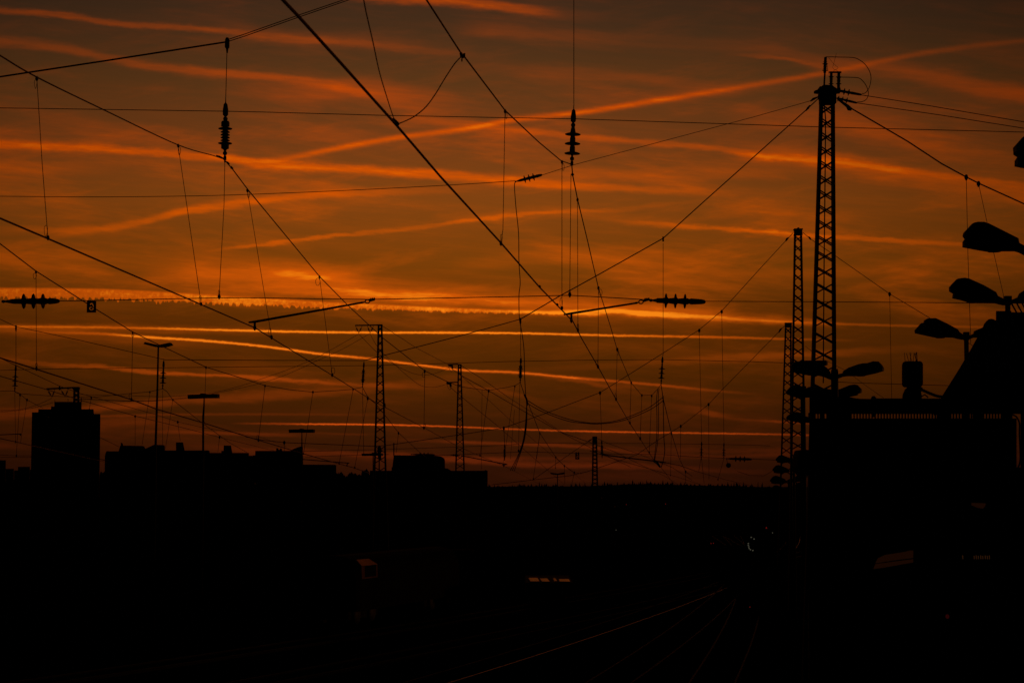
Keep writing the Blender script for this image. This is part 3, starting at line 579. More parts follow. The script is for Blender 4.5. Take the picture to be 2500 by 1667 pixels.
dropper('tiny dropper near the foot of the small centre mast', 'm1c', (1402,1153), None, (1396,1182), 1.0, None, 2.5, 0)
dropper('faint dropper under the steep thin wire at right, upper', 'm2c', (1639,1057), None, (1637,1160), 1.0, None, 3, 1.5)
dropper('faint dropper under the steep thin wire at right, lower', 'm2c', (1674,1151), None, (1674,1178), 1.0, None, 3, 1.5)
dropper('hanger below the third span, left of the small centre mast', 'x3car', (1465,959), None, (1469,1070), 1.1, None, 4, 0)
dropper('hanger with a clamp below the third span, right of the second far mast', 'x3car', (1230,1045), None, (1232,1082), 1.5, None, 4, 0)
dropper('left long hanger above the two far disc insulators', 'x3car', (1707,807), None, (1713,1076), 1.1, None, 4, 0)
dropper('right long hanger above the two far disc insulators', 'x3car', (1762,761), None, (1767.5,1079), 1.1, None, 4, 0)
dropper('thin hanger from the shortest right mast wire, upper', 'x4car', (1730,987), None, (1731,1170), 1.0, None, 3.5, 0)
dropper('thin hanger from the shortest right mast wire, lower', 'x4car', (1662,1040), None, (1661,1120), 1.1, None, 3.5, 0)
dropper('short hanger with a clamp above the house row right of the flat lamp', 'x3car', (694,1080), None, (694,1100), 1.3, None, 4, 0)
dropper('vertical hanger under the sloping wire between the tallest mast and the lamp heads', 'x3carr', (2172,718), None, (2177,975), 1.2, None, 4.5, 0)
dropper('long vertical hanger passing behind the upper lamp head', 'x2r', (2359,433), None, (2370,838), 1.5, (2363,620), 6, 0)
dropper('slanting hanger passing behind the upper lamp head to the lamp pole', 'x2r', (2389,449), None, (2452,730), 1.4, (2426,617), 6, 0)
dropper('faint slanting cord under the left far disc insulator', None, (1711,1120), None, (1706,1150), 1.0, None, 0, 0, None, None, 96, 96)
dropper('faint steep cord under the left far disc insulator, right strand', None, (1713,1120), None, (1719,1180), 1.1, None, 0, 0, None, None, 96, 100)
dropper('faint slanting cord under the right far disc insulator', None, (1767,1120), None, (1753,1170), 1.0, None, 0, 2, None, None, 96, 100)
dropper('faint dropper below the centre-left strand bundle', None, (1256,1000), None, (1246,1120), .9, None, 0, 0, None, None, 80, 84)
dropper('faint hanger right of the second far mast, left of the dropper there', None, (1177,950), None, (1175,1146), .9, None, 0, 0, None, None, 96, 96)
dropper('faint dropper between the far strands above the small sign', None, (1318,1060), None, (1310,1120), .9, None, 0, 0, None, None, 96, 96)
# top clamp and other fittings of the near span
def fitting(name, label, cat, Y, outline=None, parts=(), m='cast', dy=.03, group='clamps on the overhead wires'):
    bm = NB(); prism(bm, outline, -dy, dy, Y, .12); return tag(obj(name, bm, m), label, cat, group)
fitting('span_clamp', 'slender top clamp gripping the twin span wire at upper left', 'clamp', S1, [(550,97),(553,92),(558,93),(560,98),(560,116),(557,120),(556,130),(553,130),(552,120),(549,116)])
fitting('wire_clamp', 'large double clamp where the slack jumper meets the thickest contact wire', 'clamp', on('c2', 966, 302), [(955,292),(962,289),(974,300),(975,304),(969,310),(961,302)])
fitting('wire_clamp', 'star-shaped clamp on the steep messenger wire at the upper end of the curved jumper', 'clamp', on('m2', 1130, 136), [(1122,131),(1128,129),(1130,133),(1136,131),(1136,138),(1132,141),(1129,142),(1129,150),(1126,150),(1127,141),(1123,138)])
fitting('wire_clamp', 'upper small round clamp on the thickest contact wire above the second steady arm', 'clamp', on('c2', 1318, 699), [(1314,697),(1318,696),(1321,699),(1320,703),(1315,702)])
fitting('wire_clamp', 'lower small round clamp on the thickest contact wire above the second steady arm', 'clamp', on('c2', 1361, 744), [(1357,741),(1361,740),(1364,743),(1363,747),(1358,746)])
fitting('wire_clamp', 'turnbuckle where the left messenger wire meets the ribbed insulator', 'clamp', S1, [(528,379),(537,381),(545,385),(545,388),(536,385),(528,383)])
fitting('wire_clamp', 'pair of small clamps just below the ribbed insulator, upper', 'clamp', S1, [(553,394),(558,396),(561,400),(559,403),(555,400)])
fitting('wire_clamp', 'pair of small clamps just below the ribbed insulator, lower', 'clamp', S1 * 1.03, [(562,408),(566,406),(570,411),(568,414),(563,412)])
fitting('wire_clamp', 'clamp right below the three-disc insulator on the steep messenger wire', 'clamp', S1, [(1395,423),(1400,424),(1402,427),(1398,431),(1395,428)])
fitting('wire_clamp', 'small oblong clamp on the brown span wire, above the long hanger at centre right', 'clamp', S2, [(1617,578),(1621,578),(1621,590),(1617,590)])
fitting('wire_clamp', 'small oblong clamp where the wavy cable crosses the centre span wire', 'clamp', S2, [(1268,776),(1273,776),(1273,787),(1271,796),(1269,787)])
fitting('wire_clamp', 'small oblong clamp at the far left of the second span', 'clamp', S2, [(37,794),(41,794),(41,804),(39,812),(37,804)])
fitting('wire_clamp', 'knot of clamps joining the slack cables below the centre insulator', 'clamp', S2, [(1278,962),(1283,963),(1288,974),(1289,990),(1285,990),(1284,976),(1279,966)])
fitting('wire_clamp', 'knot of clamps joining the slack cables below the right-hand insulator', 'clamp', S2, [(1617,966),(1620,966),(1621,982),(1618,982)])
fitting('wire_clamp', 'clamp on the contact wire at the right edge of the taller far mast', 'clamp', 52, [(935,982),(941,984),(942,996),(937,994)])
fitting('wire_clamp', 'clamp of the thick black cable on the steep contact wire near the forest', 'clamp', 64, [(1596,1120),(1606,1126),(1614,1140),(1610,1141),(1602,1132),(1595,1127)])
fitting('tension_clamp', 'long spindle fitting on the brown span wire just left of the tallest mast', 'tension clamp', S2, [(1966,271),(1970,263),(1976,257),(1979,258),(1975,266),(1968,272)])
fitting('tension_clamp', 'spindle fitting on the thin wire just left of the tallest mast head', 'tension clamp', S2, [(1978,246),(1984,240),(1996,236),(1997,239),(1987,245),(1979,249)])
fitting('tension_clamp', 'spindle fitting left of the middle right mast head', 'tension clamp', S3, [(1917,588),(1919,582),(1924,579),(1926,581),(1922,587),(1919,590)])
fitting('tension_clamp', 'spindle fitting right of the middle right mast head', 'tension clamp', S3, [(1974,577),(1978,579),(1981,585),(1978,586),(1974,581)])
fitting('tension_clamp', 'spindle fitting left of the shortest right mast head', 'tension clamp', S4, [(1900,811),(1903,804),(1908,800),(1909,803),(1905,809),(1902,813)])
fitting('tension_clamp', 'heavy wedge fitting under the head of the tallest mast at right', 'tension clamp', S2, [(2044,241),(2060,249),(2072,257),(2081,265),(2078,271),(2070,270),(2066,262),(2056,254),(2044,244)])
fitting('tension_clamp', 'spindle fitting left of the small centre mast head', 'tension clamp', 300, [(1434,1078),(1438,1074),(1444,1071),(1445,1073),(1439,1077)], dy=.1)
# ------------------------------------------------------------------ insulators
def insulator(label, a, b, Y, kind, sc=1.0, name=None, B_Y=None):
    A, B = at(a[0], a[1], Y), at(b[0], b[1], B_Y or Y); Ln = (B - A).length
    t = thing('hanging_insulator' if kind != 'strain' else 'strain_insulator', B, label, 'insulator', GI)
    r = lambda k: k * Ln * sc
    if kind in ('disc', 'ribbed'):
        obj('sleeve', lathe(NB(), A, B, [(0, r(.006)), (.07, r(.008)), (.10, r(.03)), (.20, r(.045)), (.27, r(.042)), (.295, r(.02)), (.30, r(.012))]), 'cast', t, True)
        obj('eye', lathe(NB(), A, B, [(.295, r(.012)), (.31, r(.03)), (.335, r(.038)), (.36, r(.03)), (.38, r(.014))]), 'cast', t, True)
        if kind == 'disc':
            obj('core', lathe(NB(), A, B, [(.37, r(.028)), (.40, r(.035)), (.46, r(.046)), (.50, r(.030)), (.55, r(.045)), (.62, r(.046)), (.65, r(.030)), (.70, r(.044)), (.78, r(.046)), (.81, r(.02)), (.86, r(.016))]), 'porcelain', t)
            for f in (.486, .639, .799):
                obj('disc', lathe(NB(), A, B, [(f - .028, r(.045)), (f - .014, r(.10)), (f - .003, r(.128)), (f + .008, r(.124)), (f + .014, r(.06))], 24), 'porcelain', t, True)
        else:
            obj('core', lathe(NB(), A, B, [(.37, r(.055)), (.39, r(.066)), (.455, r(.066)), (.457, r(.042)), (.74, r(.042)), (.742, r(.062)), (.81, r(.062)), (.825, r(.03)), (.85, r(.018))]), 'porcelain', t)
            for f, q in ((.49, .112), (.545, .075), (.59, .075), (.635, .075), (.68, .075), (.725, .112)):
                obj('disc', lathe(NB(), A, B, [(f - .022, r(.045)), (f - .010, r(q * .8)), (f - .002, r(q)), (f + .008, r(q * .95)), (f + .014, r(.045))], 24), 'porcelain', t, True)
        obj('lower_eye', lathe(NB(), A, B, [(.845, r(.012)), (.87, r(.034)), (.90, r(.034)), (.92, r(.014)), (.94, r(.024)), (.99, r(.026)), (1.0, r(.012))]), 'cast', t, True)
        return t
    ds = kind_fr[label] if label in kind_fr else (.38, .547, .712)
    lo, hi = ds[0] - .05, ds[2] + .05
    obj('socket', lathe(NB(), A, B, [(0, r(.018)), (.03, r(.030)), (.06, r(.018)), (.12, r(.030)), (max(lo - .12, .14), r(.044)), (lo, r(.046))]), 'cast', t, True)
    obj('core', lathe(NB(), A, B, [(lo - .002, r(.044)), (lo + .03, r(.060)), (ds[0] + .03, r(.062)), (ds[0] + .045, r(.045)), (ds[1] - .02, r(.058)), (ds[1] + .03, r(.062)), (ds[1] + .045, r(.045)), (ds[2] - .02, r(.058)), (ds[2] + .05, r(.056)), (hi + .02, r(.045))]), 'porcelain', t, True)
    for f in ds:
        obj('disc', lathe(NB(), A, B, [(f - .024, r(.05)), (f - .021, r(.085)), (f - .013, r(.118)), (f, r(.134)), (f + .013, r(.118)), (f + .021, r(.085)), (f + .024, r(.05))], 24), 'porcelain', t, True)
    obj('clevis', lathe(NB(), A, B, [(hi + .018, r(.042)), (hi + .06, r(.056)), (max(.93, hi + .09), r(.044)), (.98, r(.034)), (1, r(.012))]), 'cast', t, True)
    return t
kind_fr = {}
R1 = 'level three-disc insulator in mid picture right, at the end of the second steady arm'; kind_fr[R1] = (.295, .463, .632)
R2 = 'small tilted insulator above the thin slack wire at centre'; kind_fr[R2] = (.36, .52, .68)
R4 = 'upper level insulator on the right side of the tallest mast head'; R5 = 'lower level insulator on the right side of the tallest mast head'
kind_fr[R4] = (.15, .33, .50); kind_fr[R5] = (.16, .34, .53)
insulator('large ribbed insulator hanging at upper left with two wide end discs', (551,240), (549,392), S1, 'ribbed')
insulator('large hanging insulator with three wide discs right of centre', (1401,256), (1396,405), S1, 'disc')
insulator('level three-disc insulator at the left edge beside the number sign', (4,736), (146,735), S1, 'strain')
insulator(R1, (1585,733), (1723,737), S1, 'strain')
insulator(R2, (1257,444), (1324,427), 60, 'strain', 1.05)
insulator('small ribbed hanging insulator under the wavy cable at centre', (1272,868), (1270,935), S2, 'ribbed', .95)
insulator('small three-disc hanging insulator right of the big sagging cables', (1618,865), (1614,938), S2, 'disc', .85)
insulator('small ribbed hanging insulator left of the taller far mast', (889,878), (885,946), S2, 'ribbed', .75)
insulator('small three-disc hanging insulator beside the tall double lamp post', (400,875), (397,950), S2, 'disc', .85)
insulator('small three-disc hanging insulator nearest the left edge', (39,886), (36,956), S2, 'disc', .85)
insulator('left one of two far three-disc insulators near the round sign', (1713,1074), (1712,1122), S3, 'disc', .9)
insulator('right one of two far three-disc insulators, directly above the round sign', (1767.5,1077), (1767,1121), S3, 'disc', .9)
insulator('far ribbed insulator right of the second far mast', (1232,1080), (1232,1124), S3, 'ribbed', .95)
insulator('far ribbed insulator just right of the small centre mast', (1469,1070), (1470,1118), S3, 'ribbed', .95)
insulator('far level insulator right of the round sign insulators', (1772,1119), (1836,1121), S3, 'strain', .9)
insulator('far level insulator lying above the flat-roofed block', (1003,1109), (1062,1110), S3, 'strain', .75)
insulator('dark level insulator just left of the second far mast foot', (1096,1110), (1124,1112), S3, 'strain', .9)
# small clamps of the strings (V-shaped hooks are part of the fittings)
# ------------------------------------------------------------------ steady arms
def arm(label, tip, foot, tube0, tube1, ring, cl, Y, w=4.2, Y1=None):
    Y1 = Y1 or Y
    t = thing('steady_arm', at(*foot, Y), label, 'steady arm', 'steady arms holding the contact wires')
    A, B = at(*tube0, Y), at(*tube1, Y1); s = Y / F
    obj('tube', tube(NB(), [at(*tip, Y), A, B], [w * .75 * s / 2, w * 1.05 * s / 2, w * .85 * s / 2], 10), 'cast', t, True)
    bm = NB(); tube(bm, [A + Vector((0, 0, 0)), at(foot[0], foot[1] - 2, Y)], w * .95 * s / 2, 8); clamp_bm(bm, at(*foot, Y), w * .9, Y); obj('wire_clip', bm, 'cast', t)
    if ring:
        obj('ring', loop_bm(ring[0], ring[1], 9, 11, Y1, 1.6 * Y1 / F), 'cast', t, True)
        bm = NB(); tube(bm, [B, at(ring[0] - 5, ring[1] + 1, Y1)], [3 * s, 1.3 * s], 8); obj('fork', bm, 'cast', t, True)
        bm = NB()
        tube(bm, [at(ring[0] + 4, ring[1] - 1, Y1), at(*cl, Y1)], [2.4 * s, 3.2 * s], 8)
        for k in range(3): clamp_bm(bm, at(cl[0] - 8 + k * 4.5, cl[1] - 1 + (2 - k) * .5, Y1), 3.2, Y1)
        obj('end_clamp', bm, 'cast', t)
arm('long steady arm left of centre, rising right above the first contact wire', (607,787), (622,800), (622,785.5), (882,739), (897,736), (913,731), S1, 6.0)
arm('shorter steady arm right of centre, ending at the level insulator', (1376,768), (1395,782), (1395,765), (1552,740), (1565,737), (1583,731), S1, 5.6)
arm('far steady arm just right of the second far mast, over the foot of the wires', (1239,1134), (1230,1137), (1236,1133), (1126,1112), None, None, S3, 2.6)
arm('far steady arm right of the low block, over the shrubs', (853,1130), (847,1136), (850,1130), (739,1121), None, None, S3, 2.4)
arm('blurred far steady arm at the far left above the low roofs', (52,1059), (50,1061), (50,1059), (-20,1062), None, None, 80, 2.4)
# ------------------------------------------------------------------ hanging number signs
def number_sign(label, x0, x1, y0, y1, Y):
    t = thing('number_sign', at((x0 + x1) / 2, y0, Y), label, 'sign', 'number plates hung on the cross wires')
    n, m = 26, 36; A, B = at(x0, y0, Y), at(x1, y1, Y); bm = NB()
    def cut(u, v):        # a 6 seen from the back; u to the right, v down, centre 0
        d = abs(math.hypot(u / .19, (v - .14) / .13) - 1) < .24
        w = abs(math.hypot(u / .19, v / .29) - 1) < .2 and v < .14 and (u > 0 or (v < -.16 and u > -.17))
        return d or w
    V = {}
    def vt(i, j, k):
        if (i, j, k) not in V:
            V[(i, j, k)] = bm.verts.new((A.x + (B.x - A.x) * i / n, Y + .004 * k, A.z + (B.z - A.z) * j / m))
        return V[(i, j, k)]
    solid = lambda i, j: 0 <= i < n and 0 <= j < m and not cut((i + .5) / n - .5, ((j + .5) / m - .5))
    for i in range(n):
        for j in range(m):
            if not solid(i, j): continue
            for k in (0, 1): bm.faces.new((vt(i, j, k), vt(i + 1, j, k), vt(i + 1, j + 1, k), vt(i, j + 1, k)))
            for di, dj, e in ((-1, 0, ((i, j), (i, j + 1))), (1, 0, ((i + 1, j), (i + 1, j + 1))), (0, -1, ((i, j), (i + 1, j))), (0, 1, ((i, j + 1), (i + 1, j + 1)))):
                if not solid(i + di, j + dj): bm.faces.new((vt(*e[0], 0), vt(*e[1], 0), vt(*e[1], 1), vt(*e[0], 1)))
    obj('plate', bm, 'sign', t)
    bm = NB(); s = Y / F
    for fx in (.2, .8): box(bm, A.x + (B.x - A.x) * fx - s, A.x + (B.x - A.x) * fx + s, Y - s, Y + s, A.z - s, A.z + 2.2 * s)
    obj('hook', bm, 'cast', t)
number_sign('dark number plate 6 seen from behind, hung on the level wire at left', 212, 234.5, 735, 763, S1)
number_sign('tiny far number plate left of the small centre mast', 1404.5, 1414.5, 1105, 1121, S3)
# round disc sign
t = thing('disc_sign', at(1778.5, 1143, S3), 'small round dark disc sign below the far level insulator', 'sign')
obj('disc', lathe(NB(), at(1778.5, 1135.5, S3) - Vector((0, .02, 0)), at(1778.5, 1135.5, S3) + Vector((0, .02, 0)), [(0, .115), (.5, .12), (1, .115)], 24), 'sign', t)
bm = NB(); tube(bm, [at(1774, 1120, S3), at(1776, 1130, S3)], .012); obj('bracket', bm, 'cast', t)
# ------------------------------------------------------------------ lattice masts
def lattice_mast(label, xtop, ytop, wtop, xlow, ylow, wlow, Y, panel, leg, cap=None, brace=None, solid_to=None, depth=None, name='lattice_mast'):
    """top centre pixel/width, lower centre pixel/width (used for the taper), distance, panel height and leg size in metres"""
    T0, T1 = at(xtop, ytop, Y), at(xlow, ylow, Y); s = Y / F
    w0, w1 = wtop * s, wlow * s; H = T0.z; k = (w1 - w0) / (T0.z - T1.z); cxk = (T1.x - T0.x) / (T0.z - T1.z)
    wid = lambda z: w0 + k * (H - z); cx_ = lambda z: T0.x + cxk * (H - z)
    t = thing(name, (cx_(0), Y, 0), label, 'mast', 'lattice masts carrying the overhead wires')
    dp = depth or .26
    cor = lambda z, i, j: Vector((cx_(z) + i * (wid(z) / 2 - leg / 2), Y + j * dp / 2, z))
    for i in (-1, 1): obj('leg', bar(NB(), cor(0, i, 0), cor(H, i, 0), dp, leg), 'steel', t)
    bm = NB(); z = H - (solid_to or .2) - .05; b = brace or leg * .4
    while z > .4:
        ph = panel * (wid(z) / w0) ** .45; h = ph * .62
        if z - h < .05: break
        for j in (-1, 1):
            a1, a2, b1, b2 = cor(z, -1, j), cor(z, 1, j), cor(z - h, -1, j), cor(z - h, 1, j)
            dy = Vector((0, j * .004, 0)); bar(bm, a1 + dy, b2 + dy, .012, b); bar(bm, a2 + dy * 5, b1 + dy * 5, .012, b)
        z -= ph
    obj('cross_bracing', bm, 'steel', t)
    if cap:
        bm = NB(); hw = w0 / 2; c0 = cx_(H)
        for (a, bq, lo, hi) in cap: box(bm, c0 + a * hw, c0 + bq * hw, Y - hw * max(1, abs(a)), Y + hw * max(1, abs(a)), H - hi, H - lo)
        obj('mast_head', bm, 'steel', t)
    bm = NB(); box(bm, cx_(0) - wid(0) * .9, cx_(0) + wid(0) * .9, Y - wid(0) * .9, Y + wid(0) * .9, -.3, .35); obj('foundation', bm, 'concrete', t)
    return t, cor, wid, cx_
m1, cor1, wid1, cx1 = lattice_mast('tallest lattice mast at right with tall insulators on its head', 2019.5, 217, 35, 2010.5, 925, 60, S2, .42, .095,
    [(-1.05, 1.12, .02, .48), (-1.22, -.75, -.02, .04)], .042, .47)
px = S2 / F
bm = NB()          # the crowded head: platform, brackets and a short arm
prism(bm, [(1988,223),(1998,222),(2006,217),(2006,211),(2012,209),(2031,210),(2034,213),(2043,219),(2052,226),(2040,228),(2039,236),(2036,242),(2036,253),(2001,253),(2000,244),(1997,236),(1999,227),(1988,226)], -.22, .22, S2, .1)
obj('head_frame', bm, 'steel', m1)
obj('earthing_rod', tube(NB(), [at(2012, 250, S2), at(2015.5, 290, S2), at(2014.5, 420, S2), at(2012, 640, S2), at(2010.5, 830, S2), at(2010, 935, S2)], .02), 'cable', m1, True)
def post_insulator(parent, a, b, ribs, wide, Y, r0, name='post_insulator'):
    A, B = at(*a, Y), at(*b, Y); q = lambda k: k * Y / F
    pt = obj(name, lathe(NB(), A, B, [(0, q(r0 * .6)), (.03, q(r0)), (.97, q(r0)), (1, q(r0 * .7))], 14), 'porcelain', parent, False)
    for f in ribs: sub('rib', lathe(NB(), A, B, [(f - .018, q(r0)), (f - .004, q(r0 * 1.35)), (f + .006, q(r0 * 1.35)), (f + .018, q(r0))], 16), 'porcelain', pt)
    for f in wide: sub('rim', lathe(NB(), A, B, [(f - .02, q(r0)), (f - .006, q(r0 * 1.9)), (f + .006, q(r0 * 1.9)), (f + .02, q(r0))], 16), 'porcelain', pt)
post_insulator(m1, (2029.5,178), (2029,211), (.36, .45, .54, .63), (.3, .82), S2, 3.4)
post_insulator(m1, (2048,178), (2047,222), (.28, .36, .44, .52), (.24, .62), S2, 3.7)
obj('top_bar', bar(NB(), at(2024.5,177,S2), at(2054,177,S2), .05, .05), 'cast', m1)
obj('cable_post', tube(NB(), [at(2012,210,S2), at(2014,176,S2)], .028, 8), 'cast', m1)
post_insulator(m1, (2015.5,140), (2013.5,179), (.30, .40, .50, .60, .70), (.42, .83), S2, 3.6, 'cable_end')
lp = lambda P, r=.012: tube(NB(), smooth_pts([at(x, y, S2) for x, y in P]), r, 6)
obj('cable_loop', lp([(2016,139.5),(2050,140),(2084,141.5),(2100,148),(2113,159),(2123,175),(2126.5,192),(2123,212),(2116,224),(2110,228.5),(2104,229)]), 'cable', m1, True)
obj('cable_loop', lp([(2052,189),(2080,189.5),(2096,191),(2104,196),(2113,207),(2119,221),(2119.5,234),(2114,244),(2104,249),(2093,249.5)]), 'cable', m1, True)
obj('thin_wire', lp([(2023,141),(2034,155),(2043,163),(2046,166),(2043,169),(2037,172.5),(2033,177)], .005), 'cord', m1, True)
obj('thin_wire', lp([(2042,130),(2037,150),(2033,164)], .005), 'cord', m1, True)
obj('thin_wire', lp([(2032.5,165),(2036,170),(2042,172),(2047,177)], .005), 'cord', m1, True)
obj('thin_wire', lp([(2019,157),(2021,172),(2024,180)], .007), 'cord', m1, True)
insulator(R4, (2040,220.5), (2104,232), S2, 'strain', .98)
insulator(R5, (2038,239), (2093,252), S2, 'strain', 1.0)
m2, cor2, wid2, cx2 = lattice_mast('middle one of the three lattice masts at right', 1948.3, 559, 18.5, 1948.3, 1000, 32.5, S3, .45, .078,
    [(-1.0, 1.0, .05, .29), (-1.13, 1.13, .0, .06), (-1.1, 1.1, .26, .31), (-.2, .2, -.05, .0)], .042, .30)
m3, _, _, _ = lattice_mast('shortest of the three lattice masts at right, partly behind the middle one', 1924.5, 788, 15.5, 1919.5, 1110, 26, S4, .62, .10,
    [(-1.0, 1.0, .05, .35), (-1.1, 1.1, .0, .08)], .055, .36)
mA, corA, widA, cxA = lattice_mast('taller of two far lattice masts left of centre, with a T-shaped bracket', 928, 792, 11.5, 928, 1145, 31, 153, .53, .135,
    [(-1.05, 1.05, 0, .12)], .06, .14)
mB, corB, widB, cxB = lattice_mast('shorter of two far lattice masts left of centre, with two short brackets', 1122.3, 889, 9, 1123, 1148, 23.5, 200, .56, .145,
    [(-1.05, 1.05, 0, .12)], .06, .14)
mC, corC, widC, cxC = lattice_mast('small far lattice mast standing before the forest right of centre', 1452, 1065, 11.5, 1452.5, 1185, 15.5, 300, .55, .22,
    [(-1.0, 1.0, 0, 1.0)], .13, .9)
mD, corD, widD, cxD = lattice_mast('lattice mast with a long bracket rising behind the tower block roof', 186.5, 944.5, 14, 186.5, 980, 15, 1220, 2.7, 1.15,
    [(-1.05, 1.05, 0, 1.6)], .9, 1.4, 1.2)
def vee(parent, Y, xa, ya, xm, ym, xb, yb, w=1.2):
    s = Y / F
    for (a, b) in (((xa, ya), (xm, ym)), ((xb, yb), (xm, ym))):
        A, B = at(*a, Y), at(*b, Y)
        pr = [(0, w * .35 * s), (.25, w * .35 * s)]
        for k in range(6): f = .30 + k * .075; pr += [(f, w * .6 * s), (f + .015, w * 1.5 * s), (f + .03, w * 1.5 * s), (f + .045, w * .6 * s)]
        pr += [(.8, w * .35 * s), (1, w * .35 * s)]
        obj('insulator', lathe(NB(), A, B, pr, 8), 'porcelain', parent, True)
obj('bracket', bar(NB(), at(867, 794.5, 153), at(922, 793.5, 153), .075, .10), 'steel', mA)
vee(mA, 153, 868, 796, 876, 813, 884, 796, 1.6); vee(mA, 153, 897, 796, 903.5, 813, 912, 796, 1.6)
obj('bracket', bar(NB(), at(1094, 890, 200), at(1118, 889, 200), .10, .12), 'steel', mB)
obj('bracket', bar(NB(), at(1090, 933.5, 200), at(1118, 933, 200), .10, .12), 'steel', mB)
for x, y in ((1098, 892), (1094, 936)):
    bm = NB(); prism(bm, [(x - 5, y - 2), (x + 3, y - 4), (x + 8, y), (x + 9, y + 6), (x + 5, y + 9), (x + 3, y + 3), (x - 3, y + 2)], -.15, .15, 200, .1); obj('insulator', bm, 'porcelain', mB)
    obj('loop', tube(NB(), smooth_pts([at(x - 3, y + 3, 200), at(x + 1, y + 12, 200), at(x + 5, y + 15, 200), at(x + 9, y + 6, 200)]), .02), 'cable', mB, True)
obj('bracket', bar(NB(), at(113.5, 949.2, 1220), at(181, 946, 1220), .9, .95), 'steel', mD)
vee(mD, 1220, 115, 950, 127, 969.5, 134, 950, 1.7); vee(mD, 1220, 148, 950, 159, 968.5, 167, 949, 1.7)
bm = NB(); tube(bm, [at(145.5, 942, 1220), at(145.5, 952, 1220)], .5); obj('clamp', bm, 'cast', mD)
# ------------------------------------------------------------------ platform lamps, two heads on a pole
HEAD = [(0, 0), (-.05, -.03), (-.14, -.08), (-.16, -.15), (-.38, -.27), (-.60, -.385), (-.70, -.41), (-.82, -.39), (-.93, -.29), (-1.0, -.205), (-1.0, -.12), (-.93, -.09), (-.92, -.01), (-.72, .055), (-.50, .075), (-.15, .08)]
def head_from(pts, parent, Y, dy=.12):
    bm = NB(); prism(bm, pts, -dy, dy, Y, .10); h = obj('lamp_head', bm, 'lamp', parent)
    P = [at(p, q, Y) for p, q in pts]; cxm = sum(v.x for v in P) / len(P); w = (max(v.x for v in P) - min(v.x for v in P)) * .22
    zz = [a.z + (b_.z - a.z) * (cxm - a.x) / (b_.x - a.x) for a, b_ in zip(P, P[1:] + P[:1]) if (a.x - cxm) * (b_.x - cxm) < 0]; lz = min(zz)
    b2 = NB(); lathe(b2, Vector((cxm, Y, lz + .06)), Vector((cxm, Y, lz - .004)), [(0, w * .6), (.6, w * .6), (1, w * .4)], 14); sub('diffuser', b2, 'diffuser', h, True)
def mirror(x, y, L, sgn, rot=0.0):
    return [(x + sgn * (u * L), y + v * L + rot * u * L) for u, v in HEAD]
PLG = 'double-headed platform lamps in the row at right'
def plamp(label, px_, ytop, ybot, pw, Y, left=None, right=None, lfree=None, rfree=None, boxw=None):
    t = thing('platform_lamp', (at(px_, 900, Y).x, Y, 0), label, 'lamp post', PLG); s = Y / F
    top = at(px_, ytop, Y); foot = Vector((top.x, Y, 0))
    obj('pole', tube(NB(), [foot, Vector((top.x, Y, top.z - .35)), top], [pw * s * .75, pw * s / 2, pw * s / 2], 14), 'steel', t, True)
    bm = NB(); bw = (boxw or pw * 1.15) * s / 2; box(bm, top.x - bw, top.x + bw, Y - bw, Y + bw, top.z - .10, top.z + .03); obj('pole_cap', bm, 'cast', t)
    for p in (left, right, lfree, rfree):
        if p: head_from(p, t, Y)
    return t
plamp('lamp post mostly beyond the right edge, only its highest head tip in view', 2610, 400, 0, 15, 17, left=[(2500,333),(2477,359),(2478,372),(2489,379),(2481,391),(2481,404),(2500,408),(2560,415),(2600,412),(2604,396),(2580,370),(2530,340)])
plamp('nearest fully seen lamp head, high at the right edge', 2530, 600, 0, 14, 25, left=[(2352.25,575.5),(2354,568),(2375.5,545),(2385,543),(2400,543),(2412,547),(2484,583),(2486.5,595),(2500,602),(2528,612),(2528,632),(2500,617),(2485,612.5),(2441,613),(2438,615),(2414,614),(2395,611),(2352,603),(2352,590),(2357,583)])
plamp('double lamp post standing before the dark stair roof at right', 2460, 728, 0, 13, 29,
      left=[(2452,732),(2434.5,723.6),(2430,714),(2400,697),(2364.5,681),(2353,679),(2337,681),(2326,692),(2318.5,701),(2319,711),(2328,716),(2326.7,727.7),(2347,732),(2370,739),(2430,739.5),(2452,745)],
      right=[(2468,733),(2486,725),(2490,716),(2510,703),(2545,688),(2570,681),(2590,690),(2600,706),(2590,728),(2560,739),(2490,740),(2468,741)], boxw=17)
plamp('double lamp post just left of the dark stair roof, over the loudspeaker', 2359, 815, 0, 11.5, 33,
      left=[(2351,818),(2341,811),(2337,804.5),(2310,790),(2283,777),(2264,777.5),(2257,782),(2256,788),(2249,789),(2234,806),(2235,813),(2280,823),(2298,825),(2300,823),(2330,824),(2345,828),(2351,829)],
      right=[(2367,819),(2378,814),(2379,808),(2400,799),(2430,782),(2455,777),(2470,790),(2476,806),(2440,818),(2400,824),(2378,824),(2367,828)], boxw=13.5)
plamp('double lamp post in front of the foot of the tallest mast, upper lamp', 2037.5, 905, 0, 18, 36,
      left=[(2026,908),(2018,898),(2005,890),(1990,884),(1970,880),(1955,881),(1938,884),(1932,892),(1934,904),(1945,910),(1968,915),(2000,917),(2014,920),(2030,927)],
      right=[(2047,913),(2058,911),(2059,905.6),(2072,897),(2095,889),(2104,887),(2116,886.5),(2130,882),(2144,883),(2152,891),(2157,899),(2157,906),(2140,911),(2115,916.5),(2101,918),(2070,918),(2056,920),(2047,924)], boxw=14)
bm = NB(); prism(bm, [(1922,886),(1935,884),(1964,884),(1966,880),(2015,880),(2020,882),(2020,891),(2014,893),(1960,890)], -.1, .1, 36.6, .1)
tag(obj('junction_box', bm, 'lamp'), 'dark long box on the foot of the tallest mast behind the upper lamp head', 'box')
